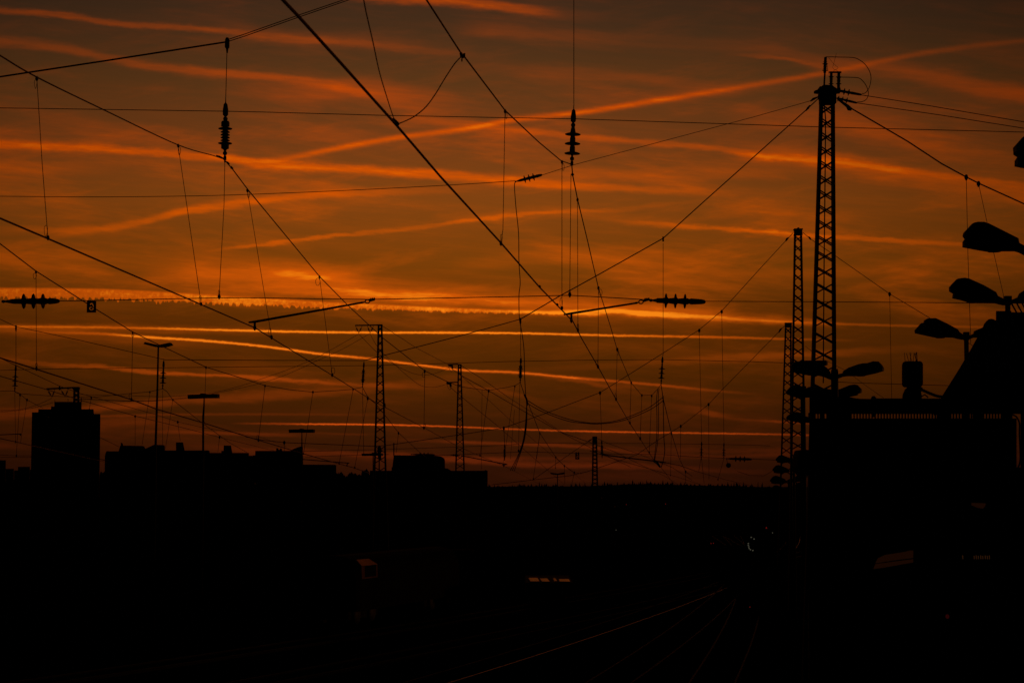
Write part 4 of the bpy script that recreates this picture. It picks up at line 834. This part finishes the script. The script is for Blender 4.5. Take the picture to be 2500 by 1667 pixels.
plamp('double lamp post at the mast foot, directly below the upper lamp', 1984, 948, 0, 13, 45,
      left=[(1980,950),(1968,948),(1957,944),(1950,939),(1940,939),(1930,944),(1921,953),(1918,959),(1924,963),(1940,969),(1960,971),(1980,970)],
      right=[(1988,952),(2010,948),(2035,953),(2052,949),(2074,940),(2085,938.5),(2093,940),(2103.5,951),(2103,959),(2095,961),(2093,965),(2079,968),(2060,970),(2020,972),(1988,972)], boxw=22)
plamp('double lamp post left of the black wall, third head down from the mast foot', 1982, 1018, 0, 13, 56,
      left=[(1977,1019),(1966,1016),(1958,1009),(1945,1005),(1934,1007),(1922,1015),(1919,1021),(1924,1025),(1935,1028),(1950,1031),(1977,1032)], boxw=14)
plamp('slim lamp pole between the middle mast and the black wall', 1960, 945, 0, 12, 62, boxw=14,
      right=[(1966,948),(1972,946),(1990,944),(2000,948),(2003,955),(1990,960),(1966,958)])
for lb, px_, yt, Lh, Y in (('small far double lamp, highest of the three stacked left of the shortest mast foot', 1938, 1124, 42, 90),
                           ('small far double lamp, middle of the three stacked left of the shortest mast foot', 1932, 1149, 44, 98),
                           ('small far double lamp, lowest but one beside the shortest mast foot', 1926, 1175, 44, 106),
                           ('small far double lamp touching the forest line at right', 1922, 1196, 38, 120)):
    plamp(lb, px_, yt - 3, 0, 5.5, Y, left=[(x, y) for x, y in mirror(px_ - 2, yt, Lh, 1, -.12)], right=[(x, y) for x, y in mirror(px_ + 2, yt, Lh, -1, .12)])
# signal post clutter by the black wall: relay boxes seen against the last light
bm = NB(); prism(bm, [(1942,1112),(1946,1099),(1954,1099),(1958,1097),(1968,1098),(1970,1104),(1976,1106),(1976,1160),(1950,1160),(1940,1140)], -.6, .6, 58, .06)
kb = tag(obj('equipment_kiosk', bm, 'dark'), 'dark equipment housing on stilts left of the black wall', 'kiosk')
# ------------------------------------------------------------------ yard lamps at left
YG = 'tall yard lamps at left and centre'
def ylamp(label, pole, heads, Y, w):
    t = thing('yard_lamp', (at(pole[0][0], 1100, Y).x, Y, 0), label, 'lamp post', YG); s = Y / F
    P = [at(x, y, Y) for x, y in pole]; P = [Vector((P[0].x, Y, 0))] + P
    ws = [w[0]] + list(w); obj('pole', tube(NB(), P, [q * s / 2 for q in ws], 10), 'steel', t, True)
    for h in heads:
        bm = NB(); prism(bm, h, -.35 * Y / 95, .35 * Y / 95, Y, .06); obj('lamp_head', bm, 'lamp', t)
ylamp('tall lamp post with two winged heads, left of centre-left', [(380, 1085), (384, 960), (386.5, 847)], [[(352,840),(356,835.5),(389,843),(389,847.5),(376,846)],[(389,843),(418,837),(421.5,842),(400,847.5),(389,847.5)]], 95, (6, 5, 4))
ylamp('lamp post with a long flat head above the house row', [(496, 1097), (496, 1015), (497.5, 990), (498, 972)], [[(459,964),(490,963),(492,960.5),(501,960.5),(504,962.5),(535,962),(535,971.5),(500,972),(460,973.5)]], 120, (5.5, 4.8, 3, 2))
ylamp('lamp post with a short flat head left of the taller far mast', [(737, 1090), (737, 1055)], [[(705.5,1048.5),(732,1048),(734,1046.5),(741,1046.5),(743,1048.5),(768,1048),(768,1056),(706,1056)]], 150, (3.4, 2.2))
ylamp('lamp with a flat head crossing the foot of the taller far mast', [(911, 1150), (911, 1110)], [[(883,1107),(908,1106.5),(910,1104.5),(928,1105),(935,1107),(935,1112),(884,1112.5)]], 148, (3, 2.4))
ylamp('tiny far double lamp post before the forest, left of the small centre mast', [(1361, 1182), (1361, 1159)], [[(1342.5,1154),(1345,1153.3),(1361,1155.5),(1377,1152.5),(1379.5,1154),(1376,1157.5),(1361,1159),(1347,1157.5)]], 170, (2.4, 2.0))
t = thing('signal_post', (at(925, 1100, 140).x, 140, 0), 'post with insulators standing inside the foot of the taller far mast', 'post')
obj('pole', tube(NB(), [Vector((at(926, 1100, 140).x, 140, 0)), at(926, 1090, 140)], .05), 'steel', t)
obj('insulator', lathe(NB(), at(926, 1088, 140), at(927, 1122, 140), [(0, .06), (.1, .12), (.35, .15), (.4, .32), (.45, .12), (.6, .12), (.65, .22), (.7, .12), (.9, .12), (1, .05)]), 'porcelain', t, True)
# ------------------------------------------------------------------ far buildings
def block(bm, x0, x1, ytop, Y, depth, dz=0.0, zlow=0.0):
    # the far blocks stand at an angle to the yard, so only their fronts face it
    A, B = at(x0, ytop, Y), at(x1, ytop, Y); k = len(bm.verts); box(bm, A.x, B.x, Y + dz, Y + depth, zlow, A.z); bm.verts.ensure_lookup_table()
    for v in bm.verts[k:]: v.co.x += (v.co.y - Y) * TURN
    return A.z
TURN = -.20
def zat(q, Y): return at(1250, q, Y).z
YT = 1150
t = thing('tower_block', (at(160, 1185, YT).x, YT, 0), 'tall residential tower at left with stepped roof', 'tower block')
bm = NB(); block(bm, 78, 228.5, 1006, YT, 30); obj('wall', bm, 'concrete', t)
bm = NB(); block(bm, 228.6, 244.5, 1010, YT, 30, 2); obj('side_wing', bm, 'concrete', t)
bm = NB(); block(bm, 93, 228, 998, YT, 26, 3, zat(1006.5, YT)); rf = obj('roof_storey', bm, 'concrete', t)
bm = NB(); block(bm, 132, 196.5, 979.5, YT, 20, 6, zat(998.5, YT)); pt = obj('penthouse', bm, 'concrete', t)
for x in (134, 166, 187): sub('antenna', tube(NB(), [at(x, 980, YT + 12), at(x, 972 + (x % 5), YT + 12)], .15), 'steel', pt)
bm = NB(); block(bm, 123.5, 131.8, 990.5, YT, 16, 8, zat(998.5, YT)); sub('lift_housing', bm, 'concrete', pt)
bm = NB(); block(bm, 196.6, 198.5, 969, YT, 16, 8, zat(998.5, YT)); sub('flue', bm, 'steel', pt)
for r in range(9):
    for c in range(5):
        if (r * 5 + c) % 3 == 0: continue
        x = 90 + c * 27; y = 1022 + r * 15; bm = NB(); A, B = at(x, y, YT - .05), at(x + 9, y + 6, YT - .05); box(bm, A.x, B.x, YT - .12, YT - .02, B.z, A.z); obj('window', bm, 'glass', t)
def house(label, name, boxes, Y, parts=()):
    global TURN
    xs = [b[0] for b in boxes]; TURN = (max(b[1] for b in boxes) - 1250) / F; t = thing(name, (at(sum(xs) / len(xs), 1185, Y).x, Y, 0), label, 'building')
    for i, (x0, x1, y, dp) in enumerate(boxes): bm = NB(); block(bm, x0, x1, y, Y, dp, i * .4); obj('wall', bm, 'concrete', t)
    for nm, pts, d0, d1 in parts: bm = NB(); prism(bm, pts, d0, d1, Y, 0, TURN); obj(nm, bm, 'roofm', t)
    return t
house('low flat building at the far left edge', 'low_building', [(-30, 14, 1123, 14), (14.1, 34, 1144, 12)], 900)
house('low flat building between the left edge and the tower', 'low_building', [(44, 73, 1139, 14), (34.5, 44, 1148, 12), (73.1, 78, 1146, 12)], 980)
house('long row of houses between the tower and the flat-headed lamp, with chimneys', 'house_row', [(256, 352, 1112, 20), (259, 352, 1101, 20), (352.2, 509, 1099, 22), (509.2, 607, 1105, 22), (607.2, 640, 1112, 22)], 1000,
      [('roof', [(289,1102),(293,1087),(300,1087),(348,1088),(353,1097),(353,1102)], 1, 14), ('roof', [(352,1100),(352,1096),(376,1085),(399,1086),(400,1100)], 1, 14),
       ('chimney', [(429,1100),(429,1079),(445.5,1079),(449.5,1100)], 3, 8), ('chimney', [(545,1107),(546,1086.5),(563.5,1087),(567,1107)], 3, 8), ('chimney', [(540,1107),(540,1100),(545,1100),(545,1107)], 3, 6),
       ('aerial', [(293.5,1088),(293.5,1080),(296,1080),(298.5,1084),(298.5,1088)], 4, 6), ('ridge', [(256,1113),(257,1106),(260,1101),(264,1100.5),(264,1113)], 1, 12)])
house('block with a raised right corner left of the shrubs', 'apartment_block', [(618, 738.5, 1111, 20), (623, 738, 1100, 20), (738.6, 821, 1135, 18)], 950,
      [('chimney', [(674,1101),(674,1093.5),(679,1093.5),(679,1097),(683,1097),(683,1094),(688,1095),(688,1101)], 2, 5), ('roof', [(708,1101),(712,1097),(725,1092),(733,1089.5),(738.5,1090),(738.5,1101)], 1, 12), ('parapet', [(738.6,1136),(738.8,1133.5),(819,1134),(821,1138)], .2, 1.2)])
house('wide flat block behind the two far masts with a rounded upper storey', 'flat_block', [(903, 1190.5, 1148.5, 40), (956, 1083, 1140, 30)], 820,
      [('upper_storey', [(957,1141),(960.5,1110.5),(1063,1111.5),(1076,1113.5),(1081.5,1116.5),(1083,1122),(1083,1141)], 3, 26), ('roof', [(1083,1149),(1083,1142),(1092,1143),(1102,1149)], 3, 20), ('flue', [(959,1112),(959,1080),(961.5,1080),(961.5,1112)], 4, 5), ('parapet', [(1181,1149),(1186,1146.5),(1190,1149)], .5, 2)])
# shrubs and forest
def cone_mass(name, lab, spec, Y0, kind_mat):
    bm = NB()
    for x, yb, h, w, Y in spec:
        c = at(x, yb, Y); s = Y / F; H = h * s; Wd = w * s; n = 7; rows = 4
        base = [Vector((c.x, Y, 0))]
        top = bm.verts.new((c.x, Y, c.z + H)); prev = None
        for r in range(1, rows + 1):
            f = r / rows; rr = Wd * (f ** .8) * random.uniform(.8, 1.2)
            ring = [bm.verts.new((c.x + rr * math.cos(6.283 * k / n + r) * random.uniform(.7, 1.25), Y + rr * math.sin(6.283 * k / n + r), c.z + H * (1 - f) - random.uniform(0, .12) * H)) for k in range(n)]
            for k in range(n):
                if prev is None: bm.faces.new((top, ring[k], ring[(k + 1) % n]))
                else: bm.faces.new((prev[k], ring[k], ring[(k + 1) % n], prev[(k + 1) % n]))
            prev = ring
        low = [bm.verts.new((v.co.x, v.co.y, -1)) for v in prev]
        for k in range(n): bm.faces.new((prev[k], low[k], low[(k + 1) % n], prev[(k + 1) % n]))
    o = obj(name, bm, kind_mat); o['kind'] = 'stuff'; tag(o, lab, 'trees'); return o
def skyline(x):
    K = [(-100,1176),(240,1172),(820,1176),(1190,1186),(1290,1184),(1420,1185),(1520,1181),(1580,1177.5),(1640,1180),(1720,1183),(1790,1183),(1850,1186),(1900,1188),(2000,1190),(2600,1190)]
    for (a, ya), (b, yb) in zip(K, K[1:]):
        if a <= x <= b: return ya + (yb - ya) * (x - a) / (b - a)
    return 1188
spec = []
for i in range(1300):
    x = random.uniform(-100, 2600); Y = random.uniform(2300, 2900); h = random.choice([3, 4, 5, 6, 8, 9, 5]) * (.7 + .5 * abs(math.sin(x * .013) * math.sin(x * .041))) + (random.random() < .06) * random.uniform(3, 8)
    yb = skyline(x) + random.uniform(0, 6) + 2; spec.append((x, yb, h, random.uniform(1.6, 3.2), Y))
cone_mass('forest', 'far conifer forest forming the ragged dark horizon', spec, 2500, 'foliage')
bm = NB(); Lr = []
for i in range(-40, 41):
    x = 1250 + i * 60; z = at(x, skyline(x) + 5, 2300).z; X0 = at(x, 1185, 2300).x; Lr.append([(X0, 2250, -1), (X0, 2300, max(z, .5)), (X0 * 1.3, 3100, max(z * 1.25, 1))])
V = [[bm.verts.new(p) for p in r] for r in Lr]
for a, b in zip(V, V[1:]):
    for k in (0, 1): bm.faces.new((a[k], b[k], b[k + 1], a[k + 1]))
struct('hill', bm, 'foliage')
spec = []
for i in range(220):
    x = random.uniform(818, 905); k = 1157 + 3 * math.sin(x * .21) + 2 * math.sin(x * .7) - (6 if 884 < x < 898 else 0); spec.append((x, k + random.uniform(2, 16), random.uniform(3, 7), random.uniform(2.0, 4.5), random.uniform(700, 740)))
for i in range(60): x = random.uniform(246, 256); spec.append((x, 1154 + abs(x - 250) * -.6 + random.uniform(2, 12), 4, 2.5, 720))
cone_mass('shrubs', 'dark shrubs and small trees between the low blocks', spec, 720, 'bush')
# ------------------------------------------------------------------ right: station building with roof slab, stair roof, loudspeaker
YB = 16.0; b = YB / F
t = thing('station_building', (at(2240, 1185, YB).x, YB, 0), 'black station building with a flat roof slab and a slatted gap, filling the lower right', 'building')
bm = NB(); prism(bm, [(1976,1021),(2482,1021),(2482,2350),(1976,2350)], 0, .9, YB, 0, .152); obj('wall', bm, 'dark', t)
bm = NB(); prism(bm, [(1976,968),(2000,966),(2020,968.5),(2050,969),(2060,966),(2070,968),(2090,972),(2100,973),(2127,973.5),(2129,967),(2135,966),(2140,972),(2560,973),(2700,973),(2700,1008),(1976,1008)], 0, .22, YB, 0, .152); obj('roof_slab', bm, 'dark', t)
bm = NB(); prism(bm, [(2494,1007),(2700,1007),(2700,2350),(2494,2350)], 0, .03, YB); obj('corner_post', bm, 'dark', t)
bm = NB(); prism(bm, [(2481,1140),(2495,1140),(2495,1204),(2481,1204)], .0, .03, YB + .002); prism(bm, [(2481,1231),(2495,1231),(2495,2350),(2481,2350)], .0, .03, YB + .002); obj('infill', bm, 'dark', t)
bm = NB()
for a, c in ((2005,2014.5),(2023,2078),(2292,2325),(2353,2366),(2380,2404),(2452,2470)):
    prism(bm, [(a,1006.5),(c,1006.5),(c,1022),(a,1022)], .03, .08, YB)
obj('gap_blocks', bm, 'dark', t)
bm = NB()
x = 1979.0
while x < 2472:
    prism(bm, [(x,1006.5),(x+2.3,1006.5),(x+2.3,1022),(x,1022)], .10, .13, YB); x += 7.4
o = obj('slats', bm, 'dark', t)
bm = NB(); prism(bm, [(2127,1006),(2139,1006),(2136,1018),(2130,1018)], -.02, .02, YB); obj('gutter_bracket', bm, 'dark', t)
obj('hanging_cable', tube(NB(), smooth_pts([at(2472,1012,YB-.02), at(2482,1018,YB-.02), at(2489,1034,YB-.02), at(2489,1060,YB-.02), at(2491,1120,YB-.02), at(2486,1140,YB-.02)]), .007), 'dark', t, True)
obj('pipe_bend', tube(NB(), smooth_pts([at(2280,1012,YB-.05), at(2295,1009,YB-.05), at(2315,1012,YB-.05), at(2300,1018,YB-.05)]), .008), 'dark', t, True)
# the roofed stair rising to the right
t = thing('stair_tower', (at(2420, 1185, YB + .1).x, YB + .1, 0), 'black sloping stair roof with a narrow slit at the right edge', 'stair roof')
YS = YB + .12
bm = NB(); prism(bm, [(2296,974),(2299,968),(2340,903),(2372,849),(2385,825),(2397,803),(2403,790),(2408,784),(2414,779),(2421,778),(2428,780),(2434,787),(2436,974)], 0, .5, YS, 0, .245); obj('sloping_roof', bm, 'dark', t)
bm = NB(); prism(bm, [(2433.5,759),(2457,759),(2457,974),(2433.5,974)], 0, .03, YS + .004); obj('wall_panel', bm, 'dark', t)
bm = NB(); prism(bm, [(2456,759),(2470,759),(2468,764),(2464,782),(2456,782)], 0, .03, YS + .003); prism(bm, [(2456,836),(2464,836),(2464,974),(2456,974)], 0, .03, YS + .003); obj('lintel', bm, 'dark', t)
bm = NB(); prism(bm, [(2463,762),(2700,765),(2700,974),(2463,974)], 0, .03, YS + .006); obj('wall_panel', bm, 'dark', t)
bm = NB()
for k in range(7):
    x = 2468 + k * 13; bar(bm, at(x, 738, YS + .05), at(x + 15, 765, YS + .05), .011)
bar(bm, at(2466, 738, YS + .05), at(2600, 742, YS + .05), .012); obj('railing', bm, 'dark', t)
# loudspeaker box with spikes against birds
t = thing('loudspeaker', at(2228, 972, YB), 'rounded box on a stem with bird spikes on the flat roof', 'loudspeaker')
YL = YB + .1
def rrect(x0, x1, y0, y1, r):
    P = []
    for cxx, cyy, a0 in ((x1 - r, y0 + r, -90), (x1 - r, y1 - r, 0), (x0 + r, y1 - r, 90), (x0 + r, y0 + r, 180)):
        for k in range(5): a = math.radians(a0 + k * 22.5); P.append((cxx + r * math.cos(a), cyy + r * math.sin(a)))
    return P
bm = NB(); prism(bm, rrect(2204.5, 2250.5, 882, 945, 7), -.07, .07, YL, .06); obj('housing', bm, 'dark', t)
bm = NB(); prism(bm, [(2218,943),(2240,943),(2246,952),(2249,966),(2249,974),(2204,974),(2205,963),(2210,951)], -.05, .05, YL, .08); obj('foot', bm, 'dark', t)
bm = NB()
for x0, x1 in ((2210,2208),(2219,2213),(2222,2224),(2226,2221),(2229,2232),(2238,2232),(2236,2237),(2239,2235),(2240,2238)): tube(bm, [at(x0, 884, YL), at(x1, 859 + (x0 % 4), YL)], .0022, 4)
obj('bird_spikes', bm, 'cord', t)
obj('cable', tube(NB(), smooth_pts([at(2238,947,YL), at(2252,952,YL), at(2270,960,YL), at(2290,967,YL), at(2310,969,YL)]), [.020] * 6 + [.012] * 19, 8), 'dark', t, True)
obj('stay', tube(NB(), [at(2249,968,YL), at(2258,963,YL), at(2266,970,YL)], .006, 6), 'dark', t, True)
# platform under the lamps
bm = NB(); P = [(at(2560, 1185, 20).x, 18), (at(2040, 1185, 36).x + 2.2, 36), (at(1938, 1185, 90).x + 2.5, 90), (at(1920, 1185, 130).x + 3, 200)]
R = [bm.verts.new((x + 4, y, z)) for x, y in P for z in (0, .76)]; Q = [bm.verts.new((x - 3.4, y, z)) for x, y in P for z in (0, .76)]
for i in range(3):
    for A in (R, Q): bm.faces.new((A[2*i], A[2*i+2], A[2*i+3], A[2*i+1]))
    bm.faces.new((R[2*i+1], R[2*i+3], Q[2*i+3], Q[2*i+1]))
bm.faces.new((R[0], R[1], Q[1], Q[0])); bm.faces.new((R[6], R[7], Q[7], Q[6]))
struct('platform', bm, 'ground')
# ------------------------------------------------------------------ locomotive at left below the skyline
YV = 93.0
t = thing('locomotive', (at(832, 1400, YV).x, YV, 0), 'dark rail vehicle with a rounded roof, its right cab side catching orange light', 'locomotive')
v0, v1 = at(738, 1460, YV), at(878, 1460, YV); zr = at(830, 1356, YV).z; hw = (v1.x - v0.x) / 2; cxv = (v0.x + v1.x) / 2
A8 = math.atan(.30)
def loc(u, v, z): return Vector((cxv + u * math.cos(A8) + v * math.sin(A8), YV - u * math.sin(A8) + v * math.cos(A8), z))
sec = [(-1, .3), (-1, 2.75 / 4 * zr), (-.96, .80 * zr), (-.86, .88 * zr), (-.66, .95 * zr), (-.35, .99 * zr), (0, zr), (.35, .99 * zr), (.66, .95 * zr), (.86, .88 * zr), (.96, .80 * zr), (1, 2.75 / 4 * zr), (1, .3)]
sec = [(u, z if z > 1 else .9) for u, z in sec]
bm = NB(); prev = None
for v, sc in ((0, .93), (.25, 1), (15, 1), (15.3, .93)):
    ring = [bm.verts.new(loc(u * hw * sc, v, .9 + (z - .9) * (sc if z > 1 else 1))) for u, z in sec]
    if prev:
        for k in range(len(sec)): bm.faces.new((prev[k], ring[k], ring[(k + 1) % len(sec)], prev[(k + 1) % len(sec)]))
    else: bm.faces.new(ring[::-1])
    prev = ring
bm.faces.new(prev); obj('body', bm, 'body', t)
# the cream cab side and eave, with window, right flank just behind the front
def sidequad(pts, m, nm, parent=None, th=.02):
    bm = NB(); a = [bm.verts.new(loc(hw * u + th, v, z)) for u, v, z in pts]; c = [bm.verts.new(loc(hw * u - .05, v, z)) for u, v, z in pts]; n = len(pts)
    bm.faces.new(a)
    bm.faces.new(c[::-1])
    for k in range(n): bm.faces.new((a[k], a[(k + 1) % n], c[(k + 1) % n], c[k]))
    return obj(nm, bm, m, t) if parent is None else sub(nm, bm, m, parent)
z0 = at(900, 1413, YV).z; z1 = at(900, 1381, YV).z; z2 = at(895, 1366, YV).z
cs = sidequad([(1.0, .4, z1), (1.0, 2.5, z1), (.80, 2.0, z2), (.80, .4, z2)], 'cream', 'cab_eave', None, .04)
fr = sidequad([(1.02, .4, z0), (1.02, .75, z0), (1.02, .75, z1 - .02), (1.0, .4, z1 - .02)], 'frame', 'window_frame')
sidequad([(1.02, 2.25, z0), (1.02, 2.5, z0), (1.0, 2.5, z1 - .02), (1.02, 2.25, z1 - .02)], 'frame', 'window_frame')
sidequad([(1.02, .75, z0), (1.02, 2.25, z0), (1.02, 2.25, z0 + .07), (1.02, .75, z0 + .07)], 'frame', 'window_frame')
sidequad([(1.015, .76, z0 + .08), (1.015, 2.24, z0 + .08), (1.015, 2.24, z1 - .03), (1.015, .76, z1 - .03)], 'glass', 'side_window', None, .01)
for u0, u1 in ((-.75, -.06), (.06, .75)):
    bm = NB(); q = [loc(hw * u0, -.03, .62 * zr), loc(hw * u1, -.03, .62 * zr), loc(hw * u1 * .95, .02, .84 * zr), loc(hw * u0 * .95, .02, .84 * zr)]
    f = [bm.verts.new(p) for p in q]; g2 = [bm.verts.new(p + Vector((0, .08, 0))) for p in q]; bm.faces.new(f); bm.faces.new(g2[::-1])
    for k in range(4): bm.faces.new((f[k], f[(k + 1) % 4], g2[(k + 1) % 4], g2[k]))
    obj('windscreen', bm, 'glass', t)
for u in (-.6, .6): obj('headlight', lathe(NB(), loc(hw * u, -.06, 1.5), loc(hw * u, .1, 1.5), [(0, .09), (.5, .11), (1, .11)], 12), 'glass', t, True)
for s in (-1, 1):
    for v in (1.2, 3.2, 12, 14): obj('wheel', lathe(NB(), loc(s * .80 - .06, v, .70), loc(s * .80 + .06, v, .70), [(0, .42), (.5, .46), (1, .42)], 20), 'steel', t, True)
for a_, b_ in ((.3, 4.2), (11, 15)):
    p, q = loc(0, a_, 0), loc(0, b_, 0); obj('bogie', bar(NB(), Vector((p.x, p.y, .75)), Vector((q.x, q.y, .75)), 1.5, .5), 'dark', t)
# low flat wagon with shiny covers, right of the locomotive
YW = at(1340, 1414, 100).y; d = ray(1340, 1414); YW = (1.55 - CZ) / d.z * d.y
t = thing('flat_wagon', (at(1340, 1414, YW).x, YW, 0), 'low wagon whose flat covers glint orange in the dark yard', 'wagon')
def onplane(p, q, z): d = ray(p, q); k = (z - CZ) / d.z; return Vector((0, 0, CZ)) + d * k
bm = NB(); a_, b_ = onplane(1284, 1421, 1.5), onplane(1400, 1421, 1.5); box(bm, a_.x, b_.x, a_.y, a_.y + 9, .8, 1.48); obj('body', bm, 'dark', t)
for (x0, x1, y0, y1, sk) in ((1290, 1317, 1409.5, 1418, 5), (1317.5, 1342, 1411, 1418.5, 6), (1350, 1360, 1411, 1417.5, 4), (1364, 1392, 1412.5, 1418.5, 3)):
    q = [onplane(x0, y0, 1.55), onplane(x1 - sk, y0, 1.55), onplane(x1, y1, 1.55), onplane(x0 + sk, y1, 1.55)]; bm = NB()
    f = [bm.verts.new(p) for p in q]; g2 = [bm.verts.new(p - Vector((0, 0, .06))) for p in q]; bm.faces.new(f); bm.faces.new(g2[::-1])
    for k in range(4): bm.faces.new((f[k], f[(k + 1) % 4], g2[(k + 1) % 4], g2[k]))
    obj('cover', bm, 'tin', t)
for s in (.5, 8): obj('wheelset', lathe(NB(), Vector((a_.x + .4, a_.y + s, .7)), Vector((b_.x - .4, a_.y + s, .7)), [(0, .42), (.06, .45), (.08, .12), (.92, .12), (.94, .45), (1, .42)], 18), 'steel', t, True)
# ------------------------------------------------------------------ small lights of the town and yard
def light(label, x, y, w, h, Y, m, name='signal_light', cat='light', group='small lights in the dark yard and town'):
    c = at(x, y, Y); s = Y / F; bm = NB(); lathe(bm, c + Vector((0, 0, -h * s / 2)), c + Vector((0, 0, h * s / 2)), [(0, w * s * .25), (.3, w * s / 2), (.7, w * s / 2), (1, w * s * .25)], 10)
    t = thing(name, (c.x, Y, 0), label, cat, group); obj('lens', bm, m, t, True)
    hood = NB(); box(hood, c.x - w * s * .7, c.x + w * s * .7, Y + w * s * .7, Y + w * s * 1.2, c.z - h * s * .8, c.z + h * s * .9); obj('hood', hood, 'dark', t)
    obj('post', tube(NB(), [Vector((c.x, Y + w * s * .9, 0)), c + Vector((0, w * s * .9, 0))], .4 * s, 6), 'steel', t)
W6 = [(1827,1326,'uppermost on the left arc'),(1827,1330,'second on the left arc'),(1828,1334,'third on the left arc'),(1829,1338,'fourth on the left arc'),(1832,1341,'lowest on the left arc'),(1838,1343,'at the lower end'),(1834,1311,'at the upper end'),(1841,1315,'at the upper right'),(1886,1300,'alone, farthest right')]
t = thing('signal_lamp_ring', (at(1834, 1326, 150).x, 150, 0), 'curved row of tiny white signal lights at lower right of centre', 'signal')
for x, y, lb in W6[:8]:
    c = at(x, y, 150); obj('lamp', lathe(NB(), c - Vector((.055, 0, 0)), c + Vector((.055, 0, 0)), [(0, .02), (.3, .045), (.7, .045), (1, .02)], 8), 'wlight', t, True)
obj('post', tube(NB(), [Vector((at(1836, 1326, 150).x, 150.2, 0)), at(1836, 1344, 150.2)], .05), 'steel', t)
obj('backboard', lathe(NB(), at(1836, 1327, 150.3), at(1836, 1327, 150.4), [(0, .55), (1, .55)], 24), 'dark', t)
light('tiny white light right of the ring signal, close to the wall', 1886, 1300, 2.4, 2.2, 150, 'wlight')
light('tiny white light below the far wood, left of the yard signals', 1504, 1293, 2.6, 1.6, 260, 'wlight')
light('faint white light left of centre under the forest, leftmost of the low row', 1385, 1321, 2.2, 1.6, 260, 'olight')
light('faint white light at the right end of the low row', 1560, 1327, 2.2, 1.4, 260, 'olight')
light('faint light above the low row, right of its middle', 1496, 1317, 2.6, 1.6, 262, 'olight')
light('dull light high below the centre forest edge', 1501, 1236, 3.6, 2, 400, 'dlight')
light('dull orange light under the small centre mast', 1469, 1215, 3.4, 1.6, 400, 'dlight')
light('left one of a close pair of red lights at lower centre right', 1736, 1326, 2, 2.4, 200, 'rlight')
light('right one of a close pair of red lights at lower centre right', 1742, 1325.5, 2, 2.4, 200, 'rlight')
light('red light under the far wood, below the round sign', 1871, 1288, 3.2, 3.6, 180, 'rlight')
light('tiny red light high under the forest, left', 1529, 1231, 1.8, 1.8, 400, 'rlight')
light('tiny red light high under the forest, right', 1625, 1229.5, 1.8, 1.8, 400, 'rlight')
light('small red light low in the yard left of the black wall', 1831, 1481, 2.4, 2.4, 90, 'rlight')
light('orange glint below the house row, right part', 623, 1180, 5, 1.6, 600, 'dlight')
light('white pinprick light on the upper wall of the tower', 118, 1018, 1.8, 1.8, 1140, 'dlight')
# lit details on the black wall
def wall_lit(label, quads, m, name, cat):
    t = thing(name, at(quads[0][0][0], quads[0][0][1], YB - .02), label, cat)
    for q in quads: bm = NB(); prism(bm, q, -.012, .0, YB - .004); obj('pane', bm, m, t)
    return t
wall_lit('dim sloping panel in the lower right, its orange reflection added as glow', [[(2143,1362),(2160,1354),(2205,1347),(2222,1343),(2229,1343),(2229,1361),(2190,1366),(2137,1374)], [(2137,1376),(2190,1369),(2229,1364),(2229,1372),(2150,1386),(2132,1388)]], MAT['dlight'], 'glowing_wall_pane', 'window')  # glow added in place of a reflecting panel's glint, no window here
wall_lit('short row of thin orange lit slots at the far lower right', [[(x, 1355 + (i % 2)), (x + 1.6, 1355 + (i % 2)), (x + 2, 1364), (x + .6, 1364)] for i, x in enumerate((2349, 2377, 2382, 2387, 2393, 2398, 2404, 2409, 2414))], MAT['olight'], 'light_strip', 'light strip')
wall_lit('small dull orange lit pane high on the black wall at right', [[(2371,1227),(2406,1228),(2404,1236),(2399,1241),(2387,1239),(2372,1233)]], MAT['dlight'], 'glowing_wall_pane', 'window')
light('soft red round light low on the black wall at right', 2313, 1504, 9, 10, YB - .15, mat('soft_red_glow', (.2, .02, .02), emit=(1, .05, .05), es=.015), 'wall_light')
